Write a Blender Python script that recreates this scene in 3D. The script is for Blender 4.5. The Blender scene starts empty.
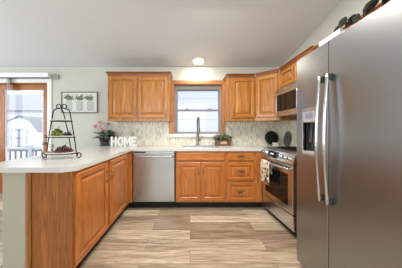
import bpy, bmesh, math, random
from mathutils import Vector, Matrix
random.seed(7)
S = bpy.context.scene
C = S.collection
PI = math.pi

# ------------------------------------------------------------------ camera, world, lights, exposure
cam = bpy.data.cameras.new('camera')
cam.sensor_width = 36.0
cam.lens = 183.0 / 402.0 * 36.0
cam.shift_x = 11.0 / 402.0
cam.shift_y = -4.5 / 402.0
cam.clip_start = 0.02
camo = bpy.data.objects.new('camera', cam)
camo.location = (0, 0, 1.20)
camo.rotation_euler = (PI / 2, 0, 0)
C.objects.link(camo)
S.camera = camo

S.view_settings.view_transform = 'Standard'
S.view_settings.look = 'None'
S.view_settings.gamma = 1.0
S.view_settings.use_curve_mapping = False
S.view_settings.exposure = 0.0

w = bpy.data.worlds.new('overcast_sky')
S.world = w
w.use_nodes = True
bg = w.node_tree.nodes['Background']
bg.inputs['Color'].default_value = (0.93, 0.96, 1.0, 1)
bg.inputs['Strength'].default_value = 1.7


def area(name, loc, rot, sx, sy, energy, col=(1, 1, 1), shape='RECTANGLE'):
    l = bpy.data.lights.new(name, 'AREA')
    l.shape = shape
    l.size = sx
    if shape == 'RECTANGLE':
        l.size_y = sy
    l.energy = energy
    l.color = col
    o = bpy.data.objects.new(name, l)
    o.location = loc
    o.rotation_euler = rot
    C.objects.link(o)
    return o


# broad fill light added behind the camera, before a windowless wall
area('rear_fill_light', (-1.2, -3.6, 1.75), (math.radians(104), 0, 0), 4.2, 2.0, 118, (0.95, 0.98, 1.0))
# cool fill light added beside the solid left wall, out of view
area('dining_fill_light', (-4.8, 1.2, 1.5), (PI / 2, 0, -PI / 2), 2.4, 1.6, 78, (0.86, 0.95, 1.0))
# unseen warm fill light added overhead to brighten the peninsula doors
area('overhead_fill_light', (0.22, 1.65, 2.62), (0, 0, 0), 0.8, 0.8, 50, (1.0, 0.92, 0.82), 'DISK')
# ------------------------------------------------------------------ helpers


def lin(r, g, b):
    f = lambda c: (c / 255 / 12.92) if c / 255 <= 0.04045 else ((c / 255 + 0.055) / 1.055) ** 2.4
    return (f(r), f(g), f(b), 1.0)


def newmat(name):
    m = bpy.data.materials.new(name)
    m.use_nodes = True
    nt = m.node_tree
    return m, nt, nt.nodes['Principled BSDF']


def plain(name, col, rough=0.5, metal=0.0, noise=0.0, nscale=30.0, spec=0.5, bump=0.0):
    """procedural: base colour slightly broken up by noise"""
    m, nt, b = newmat(name)
    b.inputs['Roughness'].default_value = rough
    b.inputs['Metallic'].default_value = metal
    b.inputs['Specular IOR Level'].default_value = spec
    tc = nt.nodes.new('ShaderNodeTexCoord')
    n = nt.nodes.new('ShaderNodeTexNoise')
    n.inputs['Scale'].default_value = nscale
    n.inputs['Detail'].default_value = 4
    nt.links.new(tc.outputs['Object'], n.inputs['Vector'])
    r = nt.nodes.new('ShaderNodeValToRGB')
    k = noise
    r.color_ramp.elements[0].position = 0.3
    r.color_ramp.elements[1].position = 0.7
    r.color_ramp.elements[0].color = (col[0] * (1 - k), col[1] * (1 - k), col[2] * (1 - k), 1)
    r.color_ramp.elements[1].color = (min(1, col[0] * (1 + k)), min(1, col[1] * (1 + k)), min(1, col[2] * (1 + k)), 1)
    nt.links.new(n.outputs['Fac'], r.inputs['Fac'])
    nt.links.new(r.outputs['Color'], b.inputs['Base Color'])
    if bump:
        bp = nt.nodes.new('ShaderNodeBump')
        bp.inputs['Strength'].default_value = bump
        bp.inputs['Distance'].default_value = 0.004
        nt.links.new(n.outputs['Fac'], bp.inputs['Height'])
        nt.links.new(bp.outputs['Normal'], b.inputs['Normal'])
    return m


def oak(name, axis, light=(206, 142, 80), mid=(184, 116, 58), dark=(134, 74, 32), rough=0.34):
    m, nt, b = newmat(name)
    b.inputs['Roughness'].default_value = rough
    b.inputs['Coat Weight'].default_value = 0.25
    b.inputs['Coat Roughness'].default_value = 0.15
    tc = nt.nodes.new('ShaderNodeTexCoord')
    oi = nt.nodes.new('ShaderNodeObjectInfo')
    add = nt.nodes.new('ShaderNodeVectorMath')
    add.operation = 'ADD'
    mulr = nt.nodes.new('ShaderNodeVectorMath')
    mulr.operation = 'SCALE'
    mulr.inputs['Scale'].default_value = 7.0
    cmb = nt.nodes.new('ShaderNodeCombineXYZ')
    for i in range(3):
        nt.links.new(oi.outputs['Random'], cmb.inputs[i])
    nt.links.new(cmb.outputs[0], mulr.inputs[0])
    nt.links.new(tc.outputs['Object'], add.inputs[0])
    nt.links.new(mulr.outputs['Vector'], add.inputs[1])
    mp = nt.nodes.new('ShaderNodeMapping')
    sc = [30.0, 30.0, 30.0]
    sc[axis] = 1.3
    mp.inputs['Scale'].default_value = sc
    nt.links.new(add.outputs['Vector'], mp.inputs['Vector'])
    n1 = nt.nodes.new('ShaderNodeTexNoise')
    n1.inputs['Scale'].default_value = 1.0
    n1.inputs['Detail'].default_value = 5
    n1.inputs['Distortion'].default_value = 0.8
    nt.links.new(mp.outputs[0], n1.inputs['Vector'])
    mp2 = nt.nodes.new('ShaderNodeMapping')
    sc = [150.0, 150.0, 150.0]
    sc[axis] = 6.0
    mp2.inputs['Scale'].default_value = sc
    nt.links.new(add.outputs['Vector'], mp2.inputs['Vector'])
    n2 = nt.nodes.new('ShaderNodeTexNoise')
    n2.inputs['Scale'].default_value = 1.0
    n2.inputs['Detail'].default_value = 3
    nt.links.new(mp2.outputs[0], n2.inputs['Vector'])
    r1 = nt.nodes.new('ShaderNodeValToRGB')
    e = r1.color_ramp.elements
    e[0].position = 0.30
    e[0].color = lin(*mid)
    e[1].position = 0.66
    e[1].color = lin(*light)
    x = e.new(0.47)
    x.color = lin(*[(a + c) / 2 for a, c in zip(mid, light)])
    x = e.new(0.5)
    x.color = lin(*[a * 0.75 + c * 0.25 for a, c in zip(mid, dark)])
    x = e.new(0.54)
    x.color = lin(*[(a + c) / 2 for a, c in zip(mid, light)])
    nt.links.new(n1.outputs['Fac'], r1.inputs['Fac'])
    r2 = nt.nodes.new('ShaderNodeValToRGB')
    r2.color_ramp.elements[0].position = 0.33
    r2.color_ramp.elements[0].color = lin(*dark)
    r2.color_ramp.elements[1].position = 0.52
    r2.color_ramp.elements[1].color = (1, 1, 1, 1)
    nt.links.new(n2.outputs['Fac'], r2.inputs['Fac'])
    mx = nt.nodes.new('ShaderNodeMix')
    mx.data_type = 'RGBA'
    mx.blend_type = 'MULTIPLY'
    mx.inputs[0].default_value = 0.42
    nt.links.new(r1.outputs['Color'], mx.inputs[6])
    nt.links.new(r2.outputs['Color'], mx.inputs[7])
    nt.links.new(mx.outputs[2], b.inputs['Base Color'])
    return m


def brick_mat(name, scale_rot, bw, rh, offset, stops, mortar, mcol, rough, grain_axis=None, grain=0.0, bump=0.3):
    m, nt, b = newmat(name)
    b.inputs['Roughness'].default_value = rough
    tc = nt.nodes.new('ShaderNodeTexCoord')
    mp = nt.nodes.new('ShaderNodeMapping')
    mp.inputs['Rotation'].default_value = scale_rot
    nt.links.new(tc.outputs['Object'], mp.inputs['Vector'])
    br = nt.nodes.new('ShaderNodeTexBrick')
    br.offset = offset
    br.offset_frequency = 2
    br.inputs['Scale'].default_value = 1.0
    br.inputs['Brick Width'].default_value = bw
    br.inputs['Row Height'].default_value = rh
    br.inputs['Mortar Size'].default_value = mortar
    br.inputs['Mortar Smooth'].default_value = 0.1
    br.inputs['Bias'].default_value = 0.0
    br.inputs['Color1'].default_value = (0, 0, 0, 1)
    br.inputs['Color2'].default_value = (1, 1, 1, 1)
    br.inputs['Mortar'].default_value = (0.5, 0.5, 0.5, 1)
    nt.links.new(mp.outputs[0], br.inputs['Vector'])
    r = nt.nodes.new('ShaderNodeValToRGB')
    e = r.color_ramp.elements
    e[0].position, e[0].color = stops[0][0], lin(*stops[0][1])
    e[1].position, e[1].color = stops[-1][0], lin(*stops[-1][1])
    for p, c in stops[1:-1]:
        x = e.new(p)
        x.color = lin(*c)
    nt.links.new(br.outputs['Color'], r.inputs['Fac'])
    col = r.outputs['Color']
    if grain:
        # every plank gets its own stretch of grain
        sh = nt.nodes.new('ShaderNodeVectorMath')
        sh.operation = 'MULTIPLY_ADD'
        sh.inputs[1].default_value = (31.0, 17.0, 9.0)
        nt.links.new(br.outputs['Color'], sh.inputs[0])
        nt.links.new(tc.outputs['Object'], sh.inputs[2])
        mp2 = nt.nodes.new('ShaderNodeMapping')
        sc = [34.0, 34.0, 34.0]
        sc[grain_axis] = 2.6
        mp2.inputs['Scale'].default_value = sc
        nt.links.new(sh.outputs['Vector'], mp2.inputs['Vector'])
        n = nt.nodes.new('ShaderNodeTexNoise')
        n.inputs['Scale'].default_value = 1.0
        n.inputs['Detail'].default_value = 7
        n.inputs['Roughness'].default_value = 0.65
        n.inputs['Distortion'].default_value = 0.9
        nt.links.new(mp2.outputs[0], n.inputs['Vector'])
        rr = nt.nodes.new('ShaderNodeValToRGB')
        rr.color_ramp.elements[0].position = 0.34
        rr.color_ramp.elements[0].color = (0.34, 0.28, 0.23, 1)
        rr.color_ramp.elements[1].position = 0.62
        rr.color_ramp.elements[1].color = (1, 1, 1, 1)
        nt.links.new(n.outputs['Fac'], rr.inputs['Fac'])
        mx = nt.nodes.new('ShaderNodeMix')
        mx.data_type = 'RGBA'
        mx.blend_type = 'MULTIPLY'
        mx.inputs[0].default_value = grain
        nt.links.new(col, mx.inputs[6])
        nt.links.new(rr.outputs['Color'], mx.inputs[7])
        col = mx.outputs[2]
    mm = nt.nodes.new('ShaderNodeMix')
    mm.data_type = 'RGBA'
    nt.links.new(br.outputs['Fac'], mm.inputs[0])
    nt.links.new(col, mm.inputs[6])
    mm.inputs[7].default_value = lin(*mcol)
    nt.links.new(mm.outputs[2], b.inputs['Base Color'])
    bp = nt.nodes.new('ShaderNodeBump')
    bp.invert = True
    bp.inputs['Strength'].default_value = bump
    bp.inputs['Distance'].default_value = 0.002
    nt.links.new(br.outputs['Fac'], bp.inputs['Height'])
    nt.links.new(bp.outputs['Normal'], b.inputs['Normal'])
    return m


def steel(name, col, rough, axis=2, streak=0.10):
    m, nt, b = newmat(name)
    b.inputs['Metallic'].default_value = 1.0
    tc = nt.nodes.new('ShaderNodeTexCoord')
    mp = nt.nodes.new('ShaderNodeMapping')
    sc = [260.0, 260.0, 260.0]
    sc[axis] = 3.0
    mp.inputs['Scale'].default_value = sc
    nt.links.new(tc.outputs['Object'], mp.inputs['Vector'])
    n = nt.nodes.new('ShaderNodeTexNoise')
    n.inputs['Scale'].default_value = 1.0
    n.inputs['Detail'].default_value = 3
    nt.links.new(mp.outputs[0], n.inputs['Vector'])
    r = nt.nodes.new('ShaderNodeValToRGB')
    r.color_ramp.elements[0].position = 0.3
    r.color_ramp.elements[1].position = 0.7
    r.color_ramp.elements[0].color = (col[0] * (1 - streak), col[1] * (1 - streak), col[2] * (1 - streak), 1)
    r.color_ramp.elements[1].color = (col[0] * (1 + streak), col[1] * (1 + streak), col[2] * (1 + streak), 1)
    nt.links.new(n.outputs['Fac'], r.inputs['Fac'])
    nt.links.new(r.outputs['Color'], b.inputs['Base Color'])
    b.inputs['Roughness'].default_value = rough
    return m


def glow(name, col, strength):
    m, nt, b = newmat(name)
    b.inputs['Base Color'].default_value = (0.9, 0.9, 0.88, 1)
    b.inputs['Emission Color'].default_value = col
    b.inputs['Emission Strength'].default_value = strength
    return m


def glass(name, tint=(1, 1, 1, 1)):
    m, nt, b = newmat(name)
    nt.nodes.remove(b)
    out = nt.nodes['Material Output']
    t = nt.nodes.new('ShaderNodeBsdfTransparent')
    t.inputs['Color'].default_value = tint
    g = nt.nodes.new('ShaderNodeBsdfGlossy')
    g.inputs['Roughness'].default_value = 0.02
    fr = nt.nodes.new('ShaderNodeFresnel')
    fr.inputs['IOR'].default_value = 1.45
    mx = nt.nodes.new('ShaderNodeMixShader')
    ge = nt.nodes.new('ShaderNodeNewGeometry')
    ma = nt.nodes.new('ShaderNodeMath')
    ma.operation = 'SUBTRACT'
    ma.use_clamp = True
    nt.links.new(fr.outputs[0], ma.inputs[0])
    nt.links.new(ge.outputs['Backfacing'], ma.inputs[1])
    nt.links.new(ma.outputs[0], mx.inputs[0])
    nt.links.new(t.outputs[0], mx.inputs[1])
    nt.links.new(g.outputs[0], mx.inputs[2])
    nt.links.new(mx.outputs[0], out.inputs['Surface'])
    return m


M = {}
OU = ((198, 138, 64), (172, 108, 42), (106, 60, 20))
OBC = ((216, 138, 66), (190, 112, 48), (126, 68, 26))
M['oak'] = oak('honey_oak', 2, *OU)
M['oakx'] = oak('honey_oak_rail', 0, *OU)
M['oakb'] = oak('honey_oak_base', 2, *OBC)
M['oakbx'] = oak('honey_oak_base_rail', 0, *OBC)
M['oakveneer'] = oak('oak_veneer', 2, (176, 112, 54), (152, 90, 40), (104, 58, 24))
M['oakcrown'] = oak('shaded_oak_moulding', 0, (150, 92, 48), (126, 72, 34), (86, 46, 20))  # oak toned darker, with the crowns' thin shadow put into the colour
M['doorwood'] = oak('stained_door_wood', 2, (184, 112, 50), (158, 88, 34), (100, 50, 18), 0.5)
M['wall'] = plain('wall_paint', lin(201, 203, 195), 0.85, noise=0.012, nscale=9)
M['ceil'] = plain('ceiling_paint', lin(224, 226, 230), 0.9, noise=0.02, nscale=60, bump=0.25)
M['pony'] = plain('greige_paint', lin(180, 176, 160), 0.8, noise=0.015, nscale=8)
M['white'] = plain('white_paint', lin(238, 238, 236), 0.45, noise=0.01)
M['quartz'] = plain('white_quartz', lin(216, 217, 214), 0.22, noise=0.02, nscale=14)
M['floor'] = brick_mat('plank_floor', (0, 0, 0), 1.22, 0.182, 0.37,
                       [(0.0, (166, 149, 128)), (0.35, (200, 184, 160)), (0.65, (216, 202, 178)), (1.0, (246, 235, 212))],
                       0.0018, (120, 104, 88), 0.32, 0, 0.85, 0.25)
M['tile'] = brick_mat('mosaic_tile', (0, 0, PI / 2), 0.07, 0.02, 0.5,
                      [(0.0, (198, 196, 184)), (0.3, (226, 222, 206)), (0.6, (238, 234, 216)), (1.0, (248, 246, 236))],
                      0.0016, (206, 204, 192), 0.22)
M['steel'] = steel('stainless_steel', (0.66, 0.69, 0.72), 0.26, 0, 0.03)
M['steeld'] = steel('dishwasher_stainless', (0.50, 0.515, 0.525), 0.27, 0, 0.03)
M['slate'] = steel('brushed_fridge_steel', (0.345, 0.365, 0.385), 0.31, 2, 0.012)
M['chrome'] = plain('polished_chrome', (0.64, 0.63, 0.61), 0.18, 1.0)
M['nickel'] = plain('brushed_nickel', (0.30, 0.29, 0.27), 0.3, 1.0)
M['brass'] = plain('antique_brass', (0.36, 0.27, 0.15), 0.33, 1.0, noise=0.25, nscale=90)
M['black'] = plain('black_enamel', (0.012, 0.012, 0.013), 0.3)
M['blackm'] = plain('matt_black', (0.010, 0.010, 0.010), 0.7)
M['bglass'] = plain('black_glass', (0.010, 0.009, 0.009), 0.08, spec=0.3)
M['iron'] = plain('wrought_iron', (0.022, 0.021, 0.020), 0.45, 0.6)
M['dgrey'] = plain('dark_grey_plastic', (0.06, 0.06, 0.062), 0.45)
M['lgrey'] = plain('light_grey_plastic', lin(160, 160, 164), 0.4, noise=0.01)
M['vinylgrey'] = plain('grey_window_frame', lin(136, 135, 140), 0.45, noise=0.02)
M['glass'] = glass('window_glass', (0.98, 0.99, 1.0, 1))
M['siding'] = plain('white_siding', lin(222, 225, 232), 0.7, noise=0.01)
M['shedtrim'] = plain('siding_lap_edge', lin(176, 180, 192), 0.7)  # grey trim colour of the shed doors
M['roof'] = plain('pale_shingles', lin(176, 177, 190), 0.9, noise=0.08, nscale=6)
M['roofd'] = plain('grey_shingles', lin(140, 141, 152), 0.9, noise=0.08, nscale=6)
M['snow'] = plain('bright_ground', lin(232, 234, 238), 0.9, noise=0.03, nscale=3)
M['deck'] = plain('weathered_deck_wood', lin(176, 178, 184), 0.85, noise=0.06, nscale=12)
M['railgrey'] = plain('grey_railing_paint', lin(150, 152, 156), 0.7, noise=0.05)
M['leaf'] = plain('dark_green_leaf', lin(50, 78, 46), 0.5, noise=0.35, nscale=50)
M['leaf2'] = plain('olive_green_leaf', lin(92, 106, 66), 0.55, noise=0.35, nscale=60)
M['boxwood'] = plain('boxwood_leaf', lin(50, 60, 44), 0.6, noise=0.5, nscale=90)
M['eucalyptus'] = plain('grey_green_leaf', lin(92, 98, 84), 0.6, noise=0.25, nscale=40)
M['darkleaf'] = plain('near_black_leaf', lin(38, 40, 34), 0.6, noise=0.3, nscale=40)
M['pink'] = plain('pink_petal', lin(246, 190, 188), 0.6, noise=0.22, nscale=80)
M['soil'] = plain('dark_soil', lin(40, 30, 24), 0.9)
M['pot'] = plain('dark_green_glazed_pot', lin(46, 54, 46), 0.35, noise=0.1)
M['boxwood_crate'] = plain('brown_crate_wood', lin(112, 84, 60), 0.7, noise=0.2, nscale=40)
M['tag'] = plain('tan_paper_label', lin(214, 186, 152), 0.7)
M['letter'] = plain('white_letter_paint', lin(236, 236, 232), 0.5)
M['greengrape'] = plain('green_grape_skin', lin(112, 124, 40), 0.3, noise=0.2, nscale=60)
M['purplegrape'] = plain('purple_grape_skin', lin(84, 38, 50), 0.3, noise=0.25, nscale=60)
M['blackgrape'] = plain('black_grape_skin', lin(38, 34, 48), 0.3, noise=0.25, nscale=60)
M['tray'] = plain('white_washed_tray', lin(212, 208, 198), 0.6, noise=0.05)
M['canvas'] = plain('off_white_canvas', lin(214, 217, 212), 0.8, noise=0.01)
M['frame'] = plain('grey_wood_frame', lin(122, 112, 104), 0.6, noise=0.1)
M['inkgreen'] = plain('sage_green_paint', lin(116, 128, 116), 0.8, noise=0.15, nscale=60)
M['inkgrey'] = plain('pale_grey_paint', lin(140, 147, 142), 0.8)
M['jarpaint'] = plain('mint_white_paint', lin(184, 194, 188), 0.8, noise=0.02)
M['trivet'] = plain('grey_stoneware', lin(96, 100, 92), 0.5, noise=0.15, nscale=40)
M['walnut'] = plain('reddish_wood', lin(150, 96, 70), 0.5, noise=0.15)
M['lampglow'] = glow('lamp_lens', (1.0, 0.95, 0.86, 1), 10.0)
M['lcd'] = glow('display_digits', (0.55, 0.75, 1.0, 1), 0.6)


def sheer(name, col):
    m, nt, b = newmat(name)
    b.inputs['Base Color'].default_value = col
    b.inputs['Roughness'].default_value = 0.7
    t = nt.nodes.new('ShaderNodeBsdfTranslucent')
    t.inputs['Color'].default_value = col
    mx = nt.nodes.new('ShaderNodeMixShader')
    mx.inputs[0].default_value = 0.6
    nt.links.new(b.outputs[0], mx.inputs[1])
    nt.links.new(t.outputs[0], mx.inputs[2])
    nt.links.new(mx.outputs[0], nt.nodes['Material Output'].inputs['Surface'])
    return m


M['slat'] = sheer('translucent_white_vinyl', (0.85, 0.86, 0.88, 1))


def towel_mat():
    m, nt, b = newmat('printed_tea_towel')
    b.inputs['Roughness'].default_value = 0.9
    tc = nt.nodes.new('ShaderNodeTexCoord')
    v = nt.nodes.new('ShaderNodeTexVoronoi')
    v.inputs['Scale'].default_value = 32
    nt.links.new(tc.outputs['Object'], v.inputs['Vector'])
    r = nt.nodes.new('ShaderNodeValToRGB')
    r.color_ramp.interpolation = 'CONSTANT'
    e = r.color_ramp.elements
    e[0].position, e[0].color = 0.0, lin(226, 220, 204)
    e[1].position, e[1].color = 0.45, lin(150, 60, 52)
    for p, c in ((0.58, (222, 216, 200)), (0.68, (72, 78, 52)), (0.80, (206, 190, 150)), (0.9, (60, 56, 58))):
        x = e.new(p)
        x.color = lin(*c)
    sp = nt.nodes.new('ShaderNodeSeparateColor')
    nt.links.new(v.outputs['Color'], sp.inputs[0])
    nt.links.new(sp.outputs[0], r.inputs['Fac'])
    nt.links.new(r.outputs['Color'], b.inputs['Base Color'])
    return m


M['towel'] = towel_mat()


# ---- mesh helpers
def B():
    return bmesh.new()


def box(bm, x0, y0, z0, x1, y1, z1, mi=0):
    vs = [bm.verts.new(p) for p in ((x0, y0, z0), (x1, y0, z0), (x1, y1, z0), (x0, y1, z0),
                                    (x0, y0, z1), (x1, y0, z1), (x1, y1, z1), (x0, y1, z1))]
    for f in ((0, 3, 2, 1), (4, 5, 6, 7), (0, 1, 5, 4), (1, 2, 6, 5), (2, 3, 7, 6), (3, 0, 4, 7)):
        bm.faces.new([vs[i] for i in f]).material_index = mi
    return vs


def bbox(bm, x0, y0, z0, x1, y1, z1, r=0.004, seg=2, mi=0):
    """a box with rounded edges"""
    t = B()
    box(t, x0, y0, z0, x1, y1, z1)
    r = min(r, 0.45 * min(abs(x1 - x0), abs(y1 - y0), abs(z1 - z0)))
    bmesh.ops.bevel(t, geom=t.edges[:], offset=r, segments=seg, affect='EDGES', profile=0.5)
    merge(bm, t, mi=mi)


def merge(bm, t, mat=None, mi=0):
    mp = {}
    for v in t.verts:
        mp[v] = bm.verts.new(mat @ v.co if mat else v.co)
    for f in t.faces:
        try:
            nf = bm.faces.new([mp[v] for v in f.verts])
            nf.material_index = mi if mi else f.material_index
            nf.smooth = f.smooth
        except ValueError:
            pass
    t.free()


def prism(bm, pts, z0, z1, mi=0):
    a = [bm.verts.new((p[0], p[1], z0)) for p in pts]
    b = [bm.verts.new((p[0], p[1], z1)) for p in pts]
    n = len(pts)
    bm.faces.new(a[::-1]).material_index = mi
    bm.faces.new(b).material_index = mi
    for i in range(n):
        bm.faces.new((a[i], a[(i + 1) % n], b[(i + 1) % n], b[i])).material_index = mi


def xprism(bm, pts, x0, x1, mi=0):
    """pts are (y, z)"""
    a = [bm.verts.new((x0, p[0], p[1])) for p in pts]
    b = [bm.verts.new((x1, p[0], p[1])) for p in pts]
    n = len(pts)
    bm.faces.new(a).material_index = mi
    bm.faces.new(b[::-1]).material_index = mi
    for i in range(n):
        bm.faces.new((a[i], b[i], b[(i + 1) % n], a[(i + 1) % n])).material_index = mi


def tube(bm, pts, r, seg=8, cap=True, closed=False, mi=0):
    pts = [Vector(p) for p in pts]
    n = len(pts)
    rs = r if isinstance(r, (list, tuple)) else [r] * n
    rings = []
    up = None
    for i in range(n):
        if closed:
            t = pts[(i + 1) % n] - pts[i - 1]
        else:
            t = pts[min(i + 1, n - 1)] - pts[max(i - 1, 0)]
        t.normalize()
        if up is None:
            up = Vector((0, 0, 1)) if abs(t.z) < 0.9 else Vector((1, 0, 0))
        s = t.cross(up)
        if s.length < 1e-6:
            s = t.orthogonal()
        s.normalize()
        up = s.cross(t).normalized()
        rings.append([bm.verts.new(pts[i] + rs[i] * (math.cos(2 * PI * k / seg) * s + math.sin(2 * PI * k / seg) * up))
                      for k in range(seg)])
    m = n if closed else n - 1
    for i in range(m):
        a, b = rings[i], rings[(i + 1) % n]
        for k in range(seg):
            f = bm.faces.new((a[k], a[(k + 1) % seg], b[(k + 1) % seg], b[k]))
            f.smooth = True
            f.material_index = mi
    if cap and not closed:
        bm.faces.new(rings[0][::-1]).material_index = mi
        bm.faces.new(rings[-1]).material_index = mi


def lathe(bm, prof, c=(0, 0, 0), seg=24, mi=0, mat=None):
    """prof: (radius, z)"""
    t = B()
    rings = []
    for r, z in prof:
        if r < 1e-6:
            rings.append([t.verts.new((0, 0, z))])
        else:
            rings.append([t.verts.new((r * math.cos(2 * PI * k / seg), r * math.sin(2 * PI * k / seg), z)) for k in range(seg)])
    for a, b in zip(rings, rings[1:]):
        for k in range(seg):
            q = (k + 1) % seg
            if len(a) == 1 and len(b) == 1:
                continue
            if len(a) == 1:
                f = t.faces.new((a[0], b[q], b[k]))
            elif len(b) == 1:
                f = t.faces.new((a[k], a[q], b[0]))
            else:
                f = t.faces.new((a[k], a[q], b[q], b[k]))
            f.smooth = True
    mm = Matrix.Translation(c)
    if mat is not None:
        mm = mm @ mat
    merge(bm, t, mm, mi)


def ball(bm, c, r, u=10, v=7, mi=0, sz=1.0):
    t = B()
    bmesh.ops.create_uvsphere(t, u_segments=u, v_segments=v, radius=r)
    for f in t.faces:
        f.smooth = True
    merge(bm, t, Matrix.Translation(c) @ Matrix.Diagonal((1, 1, sz, 1)), mi)


def leaf(bm, base, d, length, width, curl=0.3, mi=0):
    """a folded, curved leaf with thickness from its fold"""
    d = Vector(d).normalized()
    s = d.cross(Vector((0, 0, 1)))
    if s.length < 1e-3:
        s = Vector((1, 0, 0))
    s.normalize()
    n = s.cross(d).normalized()
    base = Vector(base)
    prev = None
    for t, wd in ((0, 0.12), (0.3, 0.85), (0.6, 1.0), (0.85, 0.55), (1.0, 0.03)):
        mid = base + d * (length * t) - n * (curl * length * t * t)
        row = [bm.verts.new(mid - s * (wd * width / 2) + n * (0.15 * width * wd)), bm.verts.new(mid),
               bm.verts.new(mid + s * (wd * width / 2) + n * (0.15 * width * wd))]
        if prev:
            for k in (0, 1):
                f = bm.faces.new((prev[k], prev[k + 1], row[k + 1], row[k]))
                f.material_index = mi
                f.smooth = True
        prev = row


def obj(name, bm, mats, parent=None, label=None, kind=None):
    bmesh.ops.recalc_face_normals(bm, faces=bm.faces[:])
    me = bpy.data.meshes.new(name)
    bm.to_mesh(me)
    bm.free()
    for m in (mats if isinstance(mats, (list, tuple)) else [mats]):
        me.materials.append(M[m] if isinstance(m, str) else m)
    o = bpy.data.objects.new(name, me)
    C.objects.link(o)
    if parent:
        o.parent = parent
    if label:
        o['label'] = label
    if kind:
        o['kind'] = kind
    return o


def tag(o, label, cat=None, group=None, kind=None):
    o['label'] = label
    if cat:
        o['category'] = cat
    if group:
        o['group'] = group
    if kind:
        o['kind'] = kind
    return o


def thing(name, label, cat, loc=(0, 0, 0), rz=0.0, group=None, kind=None):
    o = bpy.data.objects.new(name, None)
    o.empty_display_size = 0.1
    o.location = loc
    o.rotation_euler = (0, 0, rz)
    C.objects.link(o)
    return tag(o, label, cat, group, kind)


def struct(name, bm, mats, label, cat, parent=None):
    o = obj(name, bm, mats, parent)
    return tag(o, label, cat, kind='structure')


def copy_tree(o, parent=None):
    c = o.copy()
    C.objects.link(c)
    if parent:
        c.parent = parent
    for ch in list(o.children):
        copy_tree(ch, c)
    return c


# ------------------------------------------------------------------ the room
YW = 3.39          # inner face of the back wall
XR = 1.70          # inner face of the right wall
XL = -5.0
YB = -4.0


def cz(y):
    return 2.367 + 0.2 * (YW - y)


bm = B()
box(bm, XL - 0.15, YB - 0.15, -0.12, XR + 0.15, YW + 0.15, 0.0)
struct('floor', bm, 'floor', 'light oak plank floor running across the kitchen', 'floor')

# back wall with openings for the patio door and the window
DX0, DX1, DZ = -3.64, -2.63, 2.07
WX0, WX1, WZ0, WZ1 = -0.30, 0.60, 1.115, 2.035
H = 2.36
bm = B()
y0, y1 = YW, YW + 0.14
box(bm, XL, y0, 0, DX0, y1, H)
box(bm, DX0, y0, DZ, DX1, y1, H)
box(bm, DX1, y0, 0, WX0, y1, H)
box(bm, WX0, y0, 0, WX1, y1, WZ0)
box(bm, WX0, y0, WZ1, WX1, y1, H)
box(bm, WX1, y0, 0, XR, y1, H)
struct('wall_back', bm, 'wall', 'pale painted back wall with patio door and kitchen window', 'wall')

bm = B()
xprism(bm, [(YW + 0.14, 0), (YW + 0.14, cz(YW + 0.14)), (YB, cz(YB)), (YB, 0)], XR, XR + 0.14)
struct('wall_right', bm, 'wall', 'pale painted right wall behind the refrigerator and range', 'wall')
bm = B()
xprism(bm, [(YW + 0.14, 0), (YW + 0.14, cz(YW + 0.14)), (YB, cz(YB)), (YB, 0)], XL - 0.14, XL)
struct('wall_left', bm, 'wall', 'pale painted left wall of the dining area', 'wall')
bm = B()
box(bm, XL, YB - 0.14, 0, XR, YB, cz(YB))
struct('wall_rear', bm, 'wall', 'pale painted wall behind the viewer', 'wall')
bm = B()
xprism(bm, [(YW + 0.14, cz(YW + 0.14)), (YW + 0.14, cz(YW + 0.14) + 0.12), (YB - 0.14, cz(YB - 0.14) + 0.12), (YB - 0.14, cz(YB - 0.14))], XL - 0.14, XR + 0.14)
struct('ceiling', bm, 'ceil', 'sloped off-white textured ceiling', 'ceiling')

# half wall of the peninsula
bm = B()
bbox(bm, -1.468, 1.43, 0.0, -1.285, YW, 0.874, 0.006)
struct('wall_peninsula', bm, 'pony', 'greige painted half wall under the peninsula countertop', 'wall')

# mosaic tile backsplash
bm = B()
t = 0.008
box(bm, -1.42, YW - t, 0.914, -0.392, YW, 1.345)
box(bm, -0.392, YW - t, 0.914, 0.655, YW, 1.062)
box(bm, 0.655, YW - t, 0.914, XR, YW, 1.345)
struct('trim_1', bm, 'tile', 'grey and cream mosaic tile backsplash on the back wall', 'backsplash')
mt = M['tile'].copy()
mt.name = 'mosaic_tile_side'
mt.node_tree.nodes['Mapping'].inputs['Rotation'].default_value = (PI / 2, 0, PI / 2)
M['tile_side'] = mt
M['tile'].node_tree.nodes['Mapping'].inputs['Rotation'].default_value = (PI / 2, 0, 0)
# back panel: map (x, z) -> brick plane rotated so that the tiles stand upright


def set_uvw(mat, pick):
    nt = mat.node_tree
    mp = nt.nodes['Mapping']
    tc = nt.nodes['Texture Coordinate']
    mp.inputs['Rotation'].default_value = (0, 0, 0)
    sep = nt.nodes.new('ShaderNodeSeparateXYZ')
    com = nt.nodes.new('ShaderNodeCombineXYZ')
    nt.links.new(tc.outputs['Object'], sep.inputs[0])
    nt.links.new(sep.outputs[pick[0]], com.inputs[0])
    nt.links.new(sep.outputs[pick[1]], com.inputs[1])
    nt.links.new(com.outputs[0], mp.inputs['Vector'])


set_uvw(M['tile'], (2, 0))
set_uvw(M['tile_side'], (2, 1))
bm = B()
box(bm, XR - t, 1.62, 0.914, XR, YW - t, 1.345)
struct('trim_2', bm, 'tile_side', 'mosaic tile backsplash on the right wall behind the range', 'backsplash')

# ---------------------------------------------------------------- window
win = thing('window_1', 'grey framed double-hung window with oak casing above the sink', 'window', (0, 0, 0), kind='structure')
bm = B()
cy0, cy1 = YW - 0.022, YW
bbox(bm, -0.392, cy0, 1.118, WX0 + 0.004, cy1, 2.035, 0.004)
bbox(bm, WX1 - 0.004, cy0, 1.118, 0.655, cy1, 2.035, 0.004)
bbox(bm, -0.405, cy0 - 0.006, 2.033, 0.668, cy1, 2.105, 0.004, mi=1)
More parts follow.
